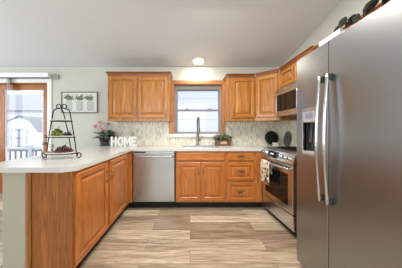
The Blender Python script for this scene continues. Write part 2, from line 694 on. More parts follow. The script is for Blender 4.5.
# jamb lining
box(bm, WX0, cy1 - 0.002, WZ0, WX0 + 0.012, YW + 0.05, WZ1)
box(bm, WX1 - 0.012, cy1 - 0.002, WZ0, WX1, YW + 0.05, WZ1)
box(bm, WX0 + 0.012, cy1 - 0.002, WZ1 - 0.012, WX1 - 0.012, YW + 0.05, WZ1)
obj('casing', bm, ['oak', 'oakx'], win, 'honey oak casing')
bm = B()
bbox(bm, -0.40, YW - 0.06, 1.062, 0.67, YW, 1.118, 0.008)
box(bm, WX0, YW - 0.002, 1.10, WX1, YW + 0.06, 1.1185)
obj('sill', bm, 'white', win, 'white window sill')
bm = B()
fy0, fy1 = YW + 0.045, YW + 0.12
for a in ((WX0 + 0.005, 1.1185, WX0 + 0.055, WZ1), (WX1 - 0.055, 1.1185, WX1 - 0.005, WZ1),
          (WX0 + 0.055, 1.95, WX1 - 0.055, WZ1), (WX0 + 0.055, 1.1185, WX1 - 0.055, 1.135)):
    box(bm, a[0], fy0, a[1], a[2], fy1, a[3])
obj('frame', bm, 'vinylgrey', win)
for nm, z0, z1, yy in (('upper_sash', 1.545, 1.955, fy0 + 0.035), ('lower_sash', 1.13, 1.575, fy0 + 0.005)):
    bm = B()
    x0, x1 = WX0 + 0.05, WX1 - 0.05
    r = 0.018
    box(bm, x0, yy, z0, x0 + r, yy + 0.028, z1)
    box(bm, x1 - r, yy, z0, x1, yy + 0.028, z1)
    box(bm, x0 + r, yy, z0, x1 - r, yy + 0.028, z0 + r + (0.008 if 'low' in nm else 0))
    box(bm, x0 + r, yy, z1 - 0.026, x1 - r, yy + 0.028, z1)
    s = obj('sash', bm, ['vinylgrey'], win)
    bm = B()
    box(bm, x0 + r, yy + 0.011, z0 + r, x1 - r, yy + 0.016, z1 - 0.02)
    obj('pane', bm, 'glass', s)
for x in (-0.055, 0.37):
    bm = B()
    bbox(bm, x - 0.03, fy0 - 0.006, 1.574, x + 0.03, fy0 + 0.03, 1.59, 0.004)
    obj('sash_lock', bm, 'vinylgrey', win)

# ---------------------------------------------------------------- patio door
door = thing('door_1', 'stained wood glazed patio door to the deck with white casing', 'door', (0, 0, 0), kind='structure')
bm = B()
bbox(bm, DX1 - 0.005, YW - 0.018, 0, DX1 + 0.075, YW, 2.135, 0.004)
bbox(bm, DX0 - 0.075, YW - 0.018, 0, DX0 + 0.005, YW, 2.135, 0.004)
bbox(bm, DX0 + 0.005, YW - 0.018, DZ - 0.005, DX1 - 0.005, YW, 2.135, 0.004)
obj('casing', bm, 'white', door, 'white door casing')
bm = B()
box(bm, DX0, YW + 0.001, 0, DX0 + 0.03, YW + 0.13, DZ)
box(bm, DX1 - 0.02, YW + 0.001, 0, DX1, YW + 0.13, DZ)
box(bm, DX0 + 0.03, YW + 0.001, DZ - 0.025, DX1 - 0.02, YW + 0.13, DZ)
obj('jamb', bm, 'doorwood', door)
lx0, lx1 = DX0 + 0.032, DX1 - 0.022
gx0, gx1 = -3.455, -2.742
bm = B()
ly0, ly1 = YW + 0.03, YW + 0.075
bbox(bm, lx0, ly0, 0.01, gx0, ly1, DZ - 0.027, 0.004)
bbox(bm, gx1, ly0, 0.01, lx1, ly1, DZ - 0.027, 0.004)
bbox(bm, gx0 - 0.002, ly0 + 0.001, 1.94, gx1 + 0.002, ly1 - 0.001, DZ - 0.027, 0.003, mi=1)
bbox(bm, gx0 - 0.002, ly0 + 0.001, 0.01, gx1 + 0.002, ly1 - 0.001, 0.26, 0.003, mi=1)
dl = obj('door_leaf', bm, ['doorwood', oak('door_rail_wood', 0, (184, 112, 50), (158, 88, 34), (100, 50, 18), 0.5)], door)
bm = B()
box(bm, gx0, ly0 + 0.02, 0.26, gx1, ly0 + 0.026, 1.94)
obj('pane', bm, 'glass', dl)
bm = B()
fx = gx0 + 0.02
for a in ((gx0, 0.26, gx0 + 0.018, 1.94), (gx1 - 0.018, 0.26, gx1, 1.94), (gx0 + 0.018, 1.92, gx1 - 0.018, 1.94), (gx0 + 0.018, 0.26, gx1 - 0.018, 0.28)):
    box(bm, a[0], ly0 + 0.006, a[1], a[2], ly0 + 0.0195, a[3])
obj('glazing_bead', bm, 'white', dl)
bm = B()
R_y = Matrix.Rotation(PI / 2, 4, 'X')
lathe(bm, [(0, 0), (0.028, 0), (0.028, 0.01), (0.02, 0.016), (0.02, 0.024), (0, 0.026)], (-2.69, ly0, 1.065), 16, mat=R_y)
obj('deadbolt', bm, 'nickel', dl)
bm = B()
lathe(bm, [(0, 0), (0.031, 0), (0.031, 0.008), (0.012, 0.014), (0.012, 0.04), (0.026, 0.05), (0.028, 0.062), (0.018, 0.074), (0, 0.076)], (-2.69, ly0, 0.94), 16, mat=R_y)
obj('door_knob', bm, 'nickel', dl)

# vertical blind above the door
vb = thing('vertical_blind', 'white headrail with vertical blind slats drawn aside over the patio door', 'blind', (0, 0, 0))
bm = B()
bbox(bm, -3.95, YW - 0.10, 2.145, -2.555, YW, 2.225, 0.006)
obj('headrail', bm, 'white', vb)
bm = B()
box(bm, -3.94, YW - 0.085, 2.138, -2.57, YW - 0.02, 2.1448)
obj('track', bm, 'vinylgrey', vb)
for k in range(3):
    bm = B()
    x = -3.335 + 0.02 * k
    n = 8
    rows = []
    for i in range(n + 1):
        a = -0.5 + i / n
        rows.append((x + 0.075 * a * 0.72 + 0.006 * (1 - 4 * a * a), YW - 0.055 - 0.075 * a * 0.69))
    pts = rows + [(p[0] + 0.001, p[1] + 0.001) for p in rows[::-1]]
    prism(bm, pts, 0.06, 2.137)
    obj('slat', bm, 'slat', vb)
bm = B()
tube(bm, [(-3.304, YW - 0.095, 2.137), (-3.304, YW - 0.095, 0.9)], 0.003, 6)
for k in range(40):
    ball(bm, (-3.304, YW - 0.095, 0.9 + 0.03 * k), 0.006, 6, 4)
obj('bead_chain', bm, 'lgrey', vb)

bm = B()
bbox(bm, -2.535, YW - 0.035, 2.125, -2.42, YW, 2.208, 0.006)
o = obj('wall_box', bm, plain('sage_grey_plastic', lin(158, 158, 146), 0.6))
tag(o, 'small grey box fixed to the wall right of the blind headrail', 'box')

# ---------------------------------------------------------------- picture with three painted jars
pic = thing('framed_picture', 'framed print of three jars of herbs on the wall', 'picture', (-2.035, YW, 1.70))
pw, ph = 0.335, 0.195
bm = B()
for a in ((-pw, -ph, pw, -ph + 0.016), (-pw, ph - 0.016, pw, ph), (-pw, -ph + 0.016, -pw + 0.016, ph - 0.016), (pw - 0.016, -ph + 0.016, pw, ph - 0.016)):
    bbox(bm, a[0], -0.03, a[1], a[2], 0, a[3], 0.003)
obj('picture_frame', bm, 'frame', pic)
bm = B()
box(bm, -pw + 0.014, -0.018, -ph + 0.014, pw - 0.014, -0.004, ph - 0.014)
obj('canvas', bm, 'canvas', pic)
for k, cx in enumerate((-0.195, 0.005, 0.2)):
    bm = B()
    w_, zb, zt = 0.062, -0.155, 0.04
    y = -0.0188

    def poly(pts, mi, yy):
        f = bm.faces.new([bm.verts.new((cx + p[0], yy, p[1])) for p in pts])
        f.material_index = mi
    outl = [(-w_, zb + 0.012), (-w_ + 0.012, zb), (w_ - 0.012, zb), (w_, zb + 0.012), (w_, zt - 0.05), (w_ * 0.72, zt - 0.025), (w_ * 0.72, zt), (-w_ * 0.72, zt), (-w_ * 0.72, zt - 0.025), (-w_, zt - 0.05)]
    poly(outl, 1, y)
    poly([(p[0] * 0.93, (p[1] + 0.05) * 0.95 - 0.05) for p in outl], 0, y - 0.0004)
    poly([(-0.034, -0.125), (0.034, -0.125), (0.034, -0.06), (-0.034, -0.06)], 1, y - 0.0008)
    poly([(-0.031, -0.122), (0.031, -0.122), (0.031, -0.063), (-0.031, -0.063)], 0, y - 0.0012)
    obj('painted_jar', bm, ['jarpaint', 'inkgrey'], pic)
    bm = B()
    for j in range(26):
        a = random.uniform(0.05, PI - 0.05)
        b0 = Vector((cx + random.uniform(-0.035, 0.035), y - 0.001, 0.045))
        L = random.uniform(0.07, 0.125)
        d = Vector((math.cos(a) * 0.75, 0, abs(math.sin(a))))
        d.normalize()
        s_ = Vector((-d.z, 0, d.x))
        e = b0 + d * L * 0.95
        m_ = b0 + d * L * 0.6
        e.z = min(e.z, ph - 0.022)
        f = bm.faces.new([bm.verts.new(p) for p in (b0, m_ + s_ * 0.011 + Vector((0, -j * 1e-4, 0)), e, m_ - s_ * 0.011)])
    obj('painted_herb', bm, 'inkgreen', pic)

# ---------------------------------------------------------------- cabinets


def panel_door(x0, z0, x1, z1, y=0.0, th=0.02, fr=0.055, flat=False):
    """raised-panel door, its front facing -y; y is the back face"""
    bm = B()
    if flat:
        L = [(0, 0), (0, th - 0.004), (0.006, th)]
    else:
        L = [(0, 0), (0, th - 0.004), (0.005, th), (fr - 0.006, th), (fr, th - 0.006), (fr + 0.002, th - 0.0175), (fr + 0.012, th - 0.0175),
             (fr + 0.015, th - 0.012), (fr + 0.042, th - 0.003), (fr + 0.045, th - 0.003)]
    rings = []
    for d, h in L:
        rings.append([bm.verts.new(p) for p in ((x0 + d, y - h, z0 + d), (x1 - d, y - h, z0 + d), (x1 - d, y - h, z1 - d), (x0 + d, y - h, z1 - d))])
    for i, (a, b) in enumerate(zip(rings, rings[1:])):
        for k in range(4):
            f = bm.faces.new((a[k], a[(k + 1) % 4], b[(k + 1) % 4], b[k]))
            f.material_index = 1 if (k in (0, 2) and (i < 4)) else 0
    f = bm.faces.new(rings[-1])
    if flat:
        f.material_index = 1
    bm.faces.new(rings[0][::-1])
    return bm


def pull_v(parent, x, z, y, L=0.10, mat='brass'):
    """an upright arched pull with two rosettes"""
    bm = B()
    pts = []
    for i in range(11):
        a = i / 10
        pts.append((x, y - 0.004 - 0.026 * math.sin(PI * a) ** 0.7, z - L / 2 + L * a))
    tube(bm, pts, [0.0055 - 0.0015 * math.sin(PI * i / 10) for i in range(11)], 8)
    for s in (-1, 1):
        bbox(bm, x - 0.009, y - 0.006, z + s * L / 2 - 0.014, x + 0.009, y + 0.001, z + s * L / 2 + 0.014, 0.003)
    return obj('pull', bm, mat, parent, 'antique brass pull')


def pull_h(parent, x, z, y, L=0.085):
    """a bail pull hanging on an ornate back plate"""
    bm = B()
    n = 20
    out = []
    for i in range(n + 1):
        a = -1 + 2 * i / n
        hgt = 0.010 + 0.008 * math.cos(a * PI) ** 2 + 0.004 * (1 - abs(a))
        out.append((x + a * 0.055, z + hgt))
    out2 = [(px, 2 * z - pz) for px, pz in out[::-1]]
    pts = out + out2
    a = [bm.verts.new((p[0], y + 0.001, p[1])) for p in pts]
    b = [bm.verts.new((p[0], y - 0.003, p[1])) for p in pts]
    bm.faces.new(a)
    bm.faces.new(b[::-1])
    for i in range(len(pts)):
        j = (i + 1) % len(pts)
        bm.faces.new((a[i], b[i], b[j], a[j]))
    tube(bm, [(x - L / 2, y - 0.008, z + 0.004)] + [(x - L / 2 * math.cos(PI * i / 10), y - 0.014 - 0.008 * math.sin(PI * i / 10), z + 0.002 - 0.02 * math.sin(PI * i / 10)) for i in range(11)] + [(x + L / 2, y - 0.008, z + 0.004)], 0.004, 8)
    for s in (-1, 1):
        ball(bm, (x + s * L / 2, y - 0.008, z + 0.004), 0.008, 8, 6)
    return obj('bail_pull', bm, 'brass', parent, 'antique brass bail pull')


def hinge(parent, x, z, y):
    bm = B()
    bbox(bm, x - 0.006, y - 0.004, z - 0.025, x + 0.006, y + 0.001, z + 0.025, 0.002)
    tube(bm, [(x, y - 0.006, z - 0.028), (x, y - 0.006, z + 0.028)], 0.004, 8)
    return obj('hinge', bm, 'brass', parent, 'brass hinge')


def add_door(cab, name, x0, z0, x1, z1, mats, y=0.0, handle=None, hz=None, flat=False, fr=0.055, hinges=None):
    d = obj(name, panel_door(x0, z0, x1, z1, y - 0.001, 0.02, fr, flat), mats, cab)
    if handle == 'mid':
        pull_h(d, (x0 + x1) / 2, (z0 + z1) / 2, y - 0.0185 if not flat else y - 0.021)
    elif handle == 'r':
        pull_v(d, x1 - 0.03, hz, y - 0.021)
    elif handle == 'l':
        pull_v(d, x0 + 0.03, hz, y - 0.021)
    if hinges:
        hx = x0 - 0.006 if hinges == 'l' else x1 + 0.006
        for z in (z0 + 0.08, z1 - 0.08):
            hinge(d, hx, z, y)
    return d


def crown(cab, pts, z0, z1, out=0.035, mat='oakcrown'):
    """a moulding along the open polyline pts; it leans outwards to the right of its direction"""
    P = [Vector((p[0], p[1])) for p in pts]
    prof = [(0.0, z0), (0.006, z0), (0.008, z0 + 0.25 * (z1 - z0)), (0.6 * out, z0 + 0.7 * (z1 - z0)), (out, z0 + 0.82 * (z1 - z0)), (out, z1), (0.0, z1)]
    bm = B()
    rows = []
    for i, p in enumerate(P):
        ns = []
        if i > 0:
            d = (P[i] - P[i - 1]).normalized()
            ns.append(Vector((d.y, -d.x)))
        if i < len(P) - 1:
            d = (P[i + 1] - P[i]).normalized()
            ns.append(Vector((d.y, -d.x)))
        n = sum(ns, Vector((0, 0)))
        n.normalize()
        k = 1.0 / max(0.3, n.dot(ns[0]))
        rows.append([bm.verts.new((p.x + n.x * o * k, p.y + n.y * o * k, z)) for o, z in prof])
    m = len(prof)
    for a, b in zip(rows, rows[1:]):
        for k in range(m):
            bm.faces.new((a[k], b[k], b[(k + 1) % m], a[(k + 1) % m]))
    bm.faces.new(rows[0][::-1])
    bm.faces.new(rows[-1])
    return obj('crown_moulding', bm, mat, cab)


OK = ['oak', 'oakx']
OB = ['oakb', 'oakbx']

# upper cabinet left of the window: local x right, y into the wall, z up from the bottom
ul = thing('wall_cabinet', 'two-door oak wall cabinet left of the window', 'cabinet', (-1.375, 3.06, 1.345))
W = 1.03
bm = B()
box(bm, 0, 0.0, 0, W, 0.33, 0.765)
obj('cabinet_box', bm, 'oak', ul)
add_door(ul, 'door', 0.028, 0.05, 0.488, 0.735, OK, handle='r', hz=0.13, hinges='l')
add_door(ul, 'door', 0.512, 0.05, 1.0, 0.735, OK, handle='r', hz=0.13, hinges='l')
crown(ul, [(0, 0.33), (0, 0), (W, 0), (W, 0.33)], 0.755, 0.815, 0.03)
ul.children

ur = thing('wall_cabinet', 'single-door oak wall cabinet right of the window', 'cabinet', (0.635, 3.06, 1.345))
W = 0.455
bm = B()
box(bm, 0, 0, 0, W, 0.33, 0.735)
obj('cabinet_box', bm, 'oak', ur)
add_door(ur, 'door', 0.062, 0.05, 0.44, 0.71, OK, handle='l', hz=0.15, hinges='r')
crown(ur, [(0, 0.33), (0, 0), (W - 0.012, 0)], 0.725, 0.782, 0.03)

cc = thing('corner_wall_cabinet', 'diagonal oak corner wall cabinet beside the microwave', 'cabinet', (1.09, 3.06, 1.345), -PI / 4)
ca = math.cos(PI / 4)


def loc45(X, Y):
    dx, dy = X - 1.09, Y - 3.06
    return (dx * ca - dy * ca, dx * ca + dy * ca)


bm = B()
prism(bm, [loc45(*p) for p in ((1.0905, 3.39), (1.0905, 3.06), (1.37, 2.7805), (1.70, 2.7805), (1.70, 3.39))], 0, 0.735)
obj('cabinet_box', bm, 'oak', cc)
add_door(cc, 'door', 0.035, 0.05, 0.365, 0.71, OK, handle='r', hz=0.15, hinges='l')
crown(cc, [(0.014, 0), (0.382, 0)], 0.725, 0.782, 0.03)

RZ = -PI / 2
um = thing('wall_cabinet', 'short oak wall cabinet above the microwave', 'cabinet', (1.37, 2.78, 1.80), RZ)
bm = B()
box(bm, 0.001, 0, 0, 0.762, 0.33, 0.28)
obj('cabinet_box', bm, 'oak', um)
add_door(um, 'door', 0.03, 0.025, 0.37, 0.255, OK, handle='r', hz=0.14, hinges='l', fr=0.045)
add_door(um, 'door', 0.392, 0.025, 0.732, 0.255, OK, handle='l', hz=0.14, hinges='r', fr=0.045)
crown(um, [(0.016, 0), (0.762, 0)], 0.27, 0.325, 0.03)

uf = thing('wall_cabinet', 'oak wall cabinet above the refrigerator, only its top edge showing', 'cabinet', (1.37, 2.018, 1.84), RZ)
bm = B()
box(bm, 0.001, 0, 0, 1.36, 0.33, 0.21)
obj('cabinet_box', bm, 'oak', uf)
add_door(uf, 'door', 0.03, 0.02, 0.665, 0.185, OK, hinges='l', fr=0.04)
add_door(uf, 'door', 0.69, 0.02, 1.33, 0.185, OK, hinges='r', fr=0.04)
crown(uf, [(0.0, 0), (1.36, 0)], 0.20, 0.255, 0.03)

# ---- base cabinets on the back wall
YF = 2.77
CT0, CT1 = 0.876, 0.914


def base_box(cab, w, toe=True, depth=0.615, mat='oakb'):
    bm = B()
    box(bm, 0, 0, 0.10, w, depth, CT0 - 0.001)
    obj('cabinet_box', bm, mat, cab)
    if toe:
        bm = B()
        box(bm, 0.0, 0.06, 0.0, w, 0.08, 0.0995)
        obj('toe_kick', bm, 'blackm', cab, 'black recessed toe kick')


sk = thing('sink_base_cabinet', 'two-door oak base cabinet under the sink', 'cabinet', (-0.215, YF, 0))
bm = B()
box(bm, 0, 0, 0.10, 0.758, 0.615, 0.735)
box(bm, 0, 0, 0.735, 0.758, 0.02, CT0 - 0.001)
box(bm, 0, 0.02, 0.735, 0.02, 0.615, CT0 - 0.001)
box(bm, 0.738, 0.02, 0.735, 0.758, 0.615, CT0 - 0.001)
obj('cabinet_box', bm, 'oakb', sk)
bm = B()
box(bm, 0.0, 0.06, 0.0, 0.758, 0.08, 0.0995)
obj('toe_kick', bm, 'blackm', sk, 'black recessed toe kick')
add_door(sk, 'false_drawer', 0.018, 0.735, 0.74, 0.860, OB, flat=True)
add_door(sk, 'door', 0.018, 0.125, 0.376, 0.705, OB, handle='r', hz=0.58)
add_door(sk, 'door', 0.384, 0.125, 0.74, 0.705, OB, handle='l', hz=0.58)

dr = thing('drawer_cabinet', 'oak base cabinet with three drawers between sink and range', 'cabinet', (0.545, YF, 0))
base_box(dr, 0.553)
add_door(dr, 'drawer', 0.022, 0.735, 0.425, 0.860, OB, handle='mid', flat=True)
add_door(dr, 'drawer', 0.022, 0.435, 0.425, 0.705, OB, handle='mid', fr=0.05)
add_door(dr, 'drawer', 0.022, 0.125, 0.425, 0.405, OB, handle='mid', fr=0.05)
bm = B()
bbox(bm, 0.447, -0.012, 0.11, 0.55, -0.0005, 0.87, 0.003)
obj('filler_panel', bm, 'oakb', dr)

# ---- dishwasher
dw = thing('dishwasher', 'stainless steel dishwasher built in left of the sink cabinet', 'dishwasher', (-0.868, YF, 0))
W = 0.644
bm = B()
box(bm, 0, 0.03, 0.10, W, 0.58, CT0 - 0.002)
obj('tub', bm, 'dgrey', dw)
bm = B()
bbox(bm, 0.008, -0.025, 0.115, W - 0.008, 0.029, 0.845, 0.006)
dd = obj('door', bm, 'steeld', dw)
bm = B()
bbox(bm, 0.008, -0.018, 0.847, W - 0.008, 0.029, 0.872, 0.003)
cp = obj('control_panel', bm, 'steel', dw)
bm = B()
bbox(bm, 0.03, -0.0195, 0.851, 0.20, -0.0182, 0.868, 0.0005)
obj('display', bm, 'black', cp)
bm = B()
pts = [(0.03, -0.026, 0.80), (0.03, -0.05, 0.80)] + [(0.03 + (W - 0.06) * i / 12, -0.055 - 0.012 * math.sin(PI * i / 12), 0.80) for i in range(13)] + [(W - 0.03, -0.05, 0.80), (W - 0.03, -0.026, 0.80)]
tube(bm, pts, 0.013, 10)
obj('handle', bm, 'steel', dd)
bm = B()
box(bm, 0.005, 0.05, 0.0, W - 0.005, 0.08, 0.0995)
obj('toe_kick', bm, 'blackm', dw, 'black toe kick')

# ---- peninsula cabinets: front faces +x, local x runs away from the camera
pn = thing('peninsula_cabinet', 'two-door oak base cabinet of the peninsula with oak end panel', 'cabinet', (-0.91, 1.42, 0), PI / 2)
bm = B()
box(bm, 0.012, 0, 0.10, 1.335, 0.372, CT0 - 0.001)
obj('cabinet_box', bm, 'oakb', pn)
bm = B()
box(bm, 0.03, 0.06, 0.0, 1.335, 0.08, 0.0995)
obj('toe_kick', bm, 'blackm', pn, 'black recessed toe kick')
bm = B()
box(bm, 0.0, 0.0, 0.0, 0.0115, 0.345, CT0 - 0.001)
# corner stile and rear stile of the end panel
bbox(bm, -0.006, 0.0, 0.0, 0.0, 0.022, CT0 - 0.001, 0.002)
bbox(bm, -0.010, 0.318, 0.0, 0.0, 0.345, CT0 - 0.001, 0.002)
obj('end_panel', bm, 'oakveneer', pn)
add_door(pn, 'door', 0.022, 0.125, 0.565, 0.852, OB, handle='r', hz=0.70)
add_door(pn, 'door', 0.625, 0.125, 1.165, 0.852, OB, handle='l', hz=0.70)
# blind corner behind the dishwasher side
cb = thing('corner_base_cabinet', 'narrow oak corner post between the peninsula and the dishwasher', 'cabinet', (-1.28, 2.757, 0))
bm = B()
box(bm, 0, 0.0, 0.10, 0.408, 0.62, CT0 - 0.001)
obj('cabinet_box', bm, 'oakb', cb)
bm = B()
box(bm, 0.31, 0.06, 0, 0.408, 0.08, 0.0995)
obj('toe_kick', bm, 'blackm', cb, 'black toe kick')

# ---- narrow cabinet between range and refrigerator
nb = thing('narrow_base_cabinet', 'narrow oak base cabinet squeezed between range and refrigerator', 'cabinet', (1.17, 1.955, 0), RZ)
bm = B()
box(bm, 0, 0, 0.10, 0.325, 0.525, CT0 - 0.001)
obj('cabinet_box', bm, 'oakb', nb)
bm = B()
box(bm, 0, 0.06, 0.0, 0.325, 0.08, 0.0995)
obj('toe_kick', bm, 'blackm', nb)
add_door(nb, 'door', 0.02, 0.125, 0.305, 0.852, OB)
bm = B()
bbox(bm, 1.145, 1.625, CT0, XR - 0.009, 1.957, CT1, 0.004)
o = obj('countertop', bm, 'quartz')
tag(o, 'small piece of white countertop between range and refrigerator', 'countertop')

# ---- continuous worktop of peninsula and back run, with sink cut-out
SX0, SX1, SY0, SY1 = -0.12, 0.44, 2.87, 3.22
bm = B()
EX = -0.88   # front edge of the peninsula
EY = 2.735   # front edge of the back run
prism(bm, [(-1.672, 1.374), (-0.965, 1.374), (EX, 1.44), (EX, EY), (EX, YW - 0.009), (-1.672, YW - 0.009)], CT0, CT1)
box(bm, EX, EY, CT0, 1.085, SY0, CT1)
box(bm, EX, SY0, CT0, SX0, SY1, CT1)
box(bm, SX1, SY0, CT0, 1.085, SY1, CT1)
box(bm, EX, SY1, CT0, 1.085, YW - 0.009, CT1)
box(bm, 1.085, 2.86, CT0, XR - 0.009, YW - 0.009, CT1)
bmesh.ops.remove_doubles(bm, verts=bm.verts[:], dist=0.0002)
o = obj('countertop', bm, 'quartz')
tag(o, 'white quartz countertop running over the peninsula and along the back wall', 'countertop')

snk = thing('kitchen_sink', 'stainless steel sink set into the countertop under the window', 'sink', (0, 0, 0))
bm = B()
g = 0.0015
zr = CT1 + 0.004
o0 = [(SX0 - 0.018, SY0 - 0.018), (SX1 + 0.018, SY0 - 0.018), (SX1 + 0.018, SY1 + 0.018), (SX0 - 0.018, SY1 + 0.018)]
i0 = [(SX0 + g, SY0 + g), (SX1 - g, SY0 + g), (SX1 - g, SY1 - g), (SX0 + g, SY1 - g)]
i1 = [(SX0 + 0.03, SY0 + 0.03), (SX1 - 0.03, SY0 + 0.03), (SX1 - 0.03, SY1 - 0.03), (SX0 + 0.03, SY1 - 0.03)]
rg = []
for pts, z in ((o0, CT1 + 0.0005), (o0, zr), (i0, zr), (i0, CT0 + 0.01), (i1, CT1 - 0.17)):
    rg.append([bm.verts.new((p[0], p[1], z)) for p in pts])
for a, b in zip(rg, rg[1:]):
    for k in range(4):
        bm.faces.new((a[k], a[(k + 1) % 4], b[(k + 1) % 4], b[k]))
bm.faces.new(rg[-1])
obj('basin', bm, 'steel', snk)
bm = B()
lathe(bm, [(0, 0.001), (0.03, 0.001), (0.042, 0.004), (0.044, 0.001)], (0.16, 3.05, CT1 - 0.17), 20)
obj('drain', bm, 'chrome', snk)

# ---- faucet
fa = thing('kitchen_faucet', 'tall brushed nickel spring faucet standing behind the sink', 'faucet', (0.135, 3.285, CT1))
bm = B()
lathe(bm, [(0, 0), (0.032, 0), (0.032, 0.008), (0.024, 0.014), (0.021, 0.03), (0.021, 0.20), (0.024, 0.21), (0.024, 0.225), (0.016, 0.235), (0, 0.235)], (0, 0, 0), 20)
obj('body', bm, 'nickel', fa)
path = [(0, 0, 0.23), (0, 0, 0.42)]
for i in range(1, 13):
    a = PI * i / 12
    path.append((0.02 * (1 - math.cos(a)) / 2, -0.075 * (1 - math.cos(a)), 0.42 + 0.075 * math.sin(a)))
path.append((0.02, -0.15, 0.36))
bm = B()
tube(bm, path, 0.0085, 8)
obj('hose', bm, 'dgrey', fa)
# spring round the hose
pv = [Vector(p) for p in path]
ln = [0]
for a, b in zip(pv, pv[1:]):
    ln.append(ln[-1] + (b - a).length)


def along(s):
    for i in range(len(pv) - 1):
        if s <= ln[i + 1] or i == len(pv) - 2:
            f = (s - ln[i]) / (ln[i + 1] - ln[i])
            return pv[i].lerp(pv[i + 1], f), (pv[i + 1] - pv[i]).normalized()


bm = B()
turns = 34
sp = []
for i in range(turns * 8 + 1):
    p, t_ = along(ln[-1] * i / (turns * 8))
    s_ = t_.cross(Vector((1, 0.1, 0))).normalized()
    n_ = s_.cross(t_)
    a = 2 * PI * i / 8
    sp.append(p + 0.0135 * (math.cos(a) * s_ + math.sin(a) * n_))
tube(bm, sp, 0.0028, 5)
obj('spring', bm, 'nickel', fa)
bm = B()
lathe(bm, [(0, 0), (0.019, 0), (0.021, 0.02), (0.017, 0.09), (0.013, 0.12), (0, 0.12)], (0.02, -0.15, 0.245), 16)
obj('spray_head', bm, 'nickel', fa)
bm = B()
tube(bm, [(0, 0, 0.255), (0.004, -0.04, 0.285), (0.018, -0.13, 0.29)], 0.006, 8)
tube(bm, [(0.02 + 0.021 * math.cos(2 * PI * k / 14), -0.15 + 0.021 * math.sin(2 * PI * k / 14), 0.29) for k in range(14)], 0.004, 6, closed=True)
obj('docking_arm', bm, 'nickel', fa)
bm = B()
tube(bm, [(0.018, 0, 0.09), (0.05, 0, 0.095)], 0.012, 10)
tube(bm, [(0.045, 0, 0.095), (0.075, -0.01, 0.15), (0.085, -0.015, 0.175)], [0.008, 0.006, 0.005], 8)
obj('lever', bm, 'nickel', fa)

# ---------------------------------------------------------------- microwave
mw = thing('microwave', 'stainless over-the-range microwave under the short oak cabinet', 'microwave', (1.305, 2.777, 1.39), RZ)
W = 0.755
bm = B()
box(bm, 0, 0.03, 0.0, W, 0.385, 0.405)
obj('body', bm, 'dgrey', mw)
bm = B()
# door frame as a ring round the window
x0, x1, z0, z1 = 0.0, 0.665, 0.0, 0.345
wx0, wx1, wz0, wz1 = 0.045, 0.605, 0.07, 0.305
bbox(bm, x0, -0.02, z0, wx0, 0.029, z1, 0.004)
bbox(bm, wx1, -0.02, z0, x1, 0.029, z1, 0.004)
box(bm, wx0 - 0.004, -0.018, z0 + 0.002, wx1 + 0.004, 0.029, wz0)
box(bm, wx0 - 0.004, -0.018, wz1, wx1 + 0.004, 0.029, z1 - 0.002)
md = obj('door', bm, 'steel', mw)
bm = B()
box(bm, wx0, -0.012, wz0, wx1, 0.0, wz1)
obj('door_window', bm, 'bglass', md, 'black glass window')
bm = B()
tube(bm, [(0.638, -0.02, 0.04), (0.638, -0.05, 0.05)] + [(0.638, -0.055, 0.05 + 0.24 * i / 6) for i in range(7)] + [(0.638, -0.05, 0.29), (0.638, -0.02, 0.30)], 0.009, 8)
obj('handle', bm, 'steel', md)
bm = B()
bbox(bm, 0.668, -0.018, 0.0, W, 0.029, 0.345, 0.004)
cpn = obj('control_panel', bm, 'bglass', mw)
bm = B()
box(bm, 0.68, -0.0195, 0.27, 0.745, -0.0185, 0.32)
obj('display', bm, 'lcd', cpn)
bm = B()
for i in range(4):
    for j in range(3):
        box(bm, 0.68 + j * 0.023, -0.0193, 0.05 + i * 0.05, 0.698 + j * 0.023, -0.0185, 0.085 + i * 0.05)
obj('keypad', bm, 'dgrey', cpn)
bm = B()
xprism(bm, [(0.029, 0.348), (-0.016, 0.348), (-0.004, 0.404), (0.029, 0.404)], 0.0, W)
vg = obj('vent_grille', bm, 'steel', mw)
bm = B()
for i in range(5):
    z = 0.356 + i * 0.009
    box(bm, 0.03, -0.0145 + (z - 0.348) * 0.21 - 0.001, z, W - 0.03, -0.012 + (z - 0.348) * 0.21, z + 0.004)
obj('vent_slots', bm, 'blackm', vg)
bm = B()
box(bm, 0.08, 0.08, -0.004, W - 0.08, 0.30, -0.0005)
obj('grease_filter', bm, 'dgrey', mw)

# ---------------------------------------------------------------- range
rg_ = thing('gas_range', 'stainless gas range with front knobs against the right wall', 'stove', (1.10, 2.732, 0), RZ + math.radians(3.6))
W = 0.735
D = 0.545
bm = B()
box(bm, 0, 0.02, 0.06, W, D, 0.895)
obj('body', bm, 'dgrey', rg_)
bm = B()
box(bm, 0.02, 0.045, 0.0, W - 0.02, D, 0.0595)
obj('base', bm, 'blackm', rg_, 'black base')
bm = B()
bbox(bm, 0.003, -0.015, 0.075, W - 0.003, 0.0195, 0.245, 0.008)
drw = obj('drawer', bm, 'steel', rg_)
bm = B()
bbox(bm, 0.003, -0.02, 0.255, W - 0.003, 0.0195, 0.795, 0.010)
od = obj('oven_door', bm, 'steel', rg_)
bm = B()
bbox(bm, 0.10, -0.0235, 0.33, W - 0.10, -0.0195, 0.69, 0.003)
obj('oven_window', bm, 'bglass', od, 'black glass window')
bm = B()
pts = [(0.045, -0.02, 0.755), (0.045, -0.052, 0.757)] + [(0.05 + (W - 0.10) * i / 14, -0.058 - 0.022 * math.sin(PI * i / 14), 0.758) for i in range(15)] + [(W - 0.045, -0.052, 0.757), (W - 0.045, -0.02, 0.755)]
tube(bm, pts, 0.015, 10)
obj('handle', bm, 'chrome', od)
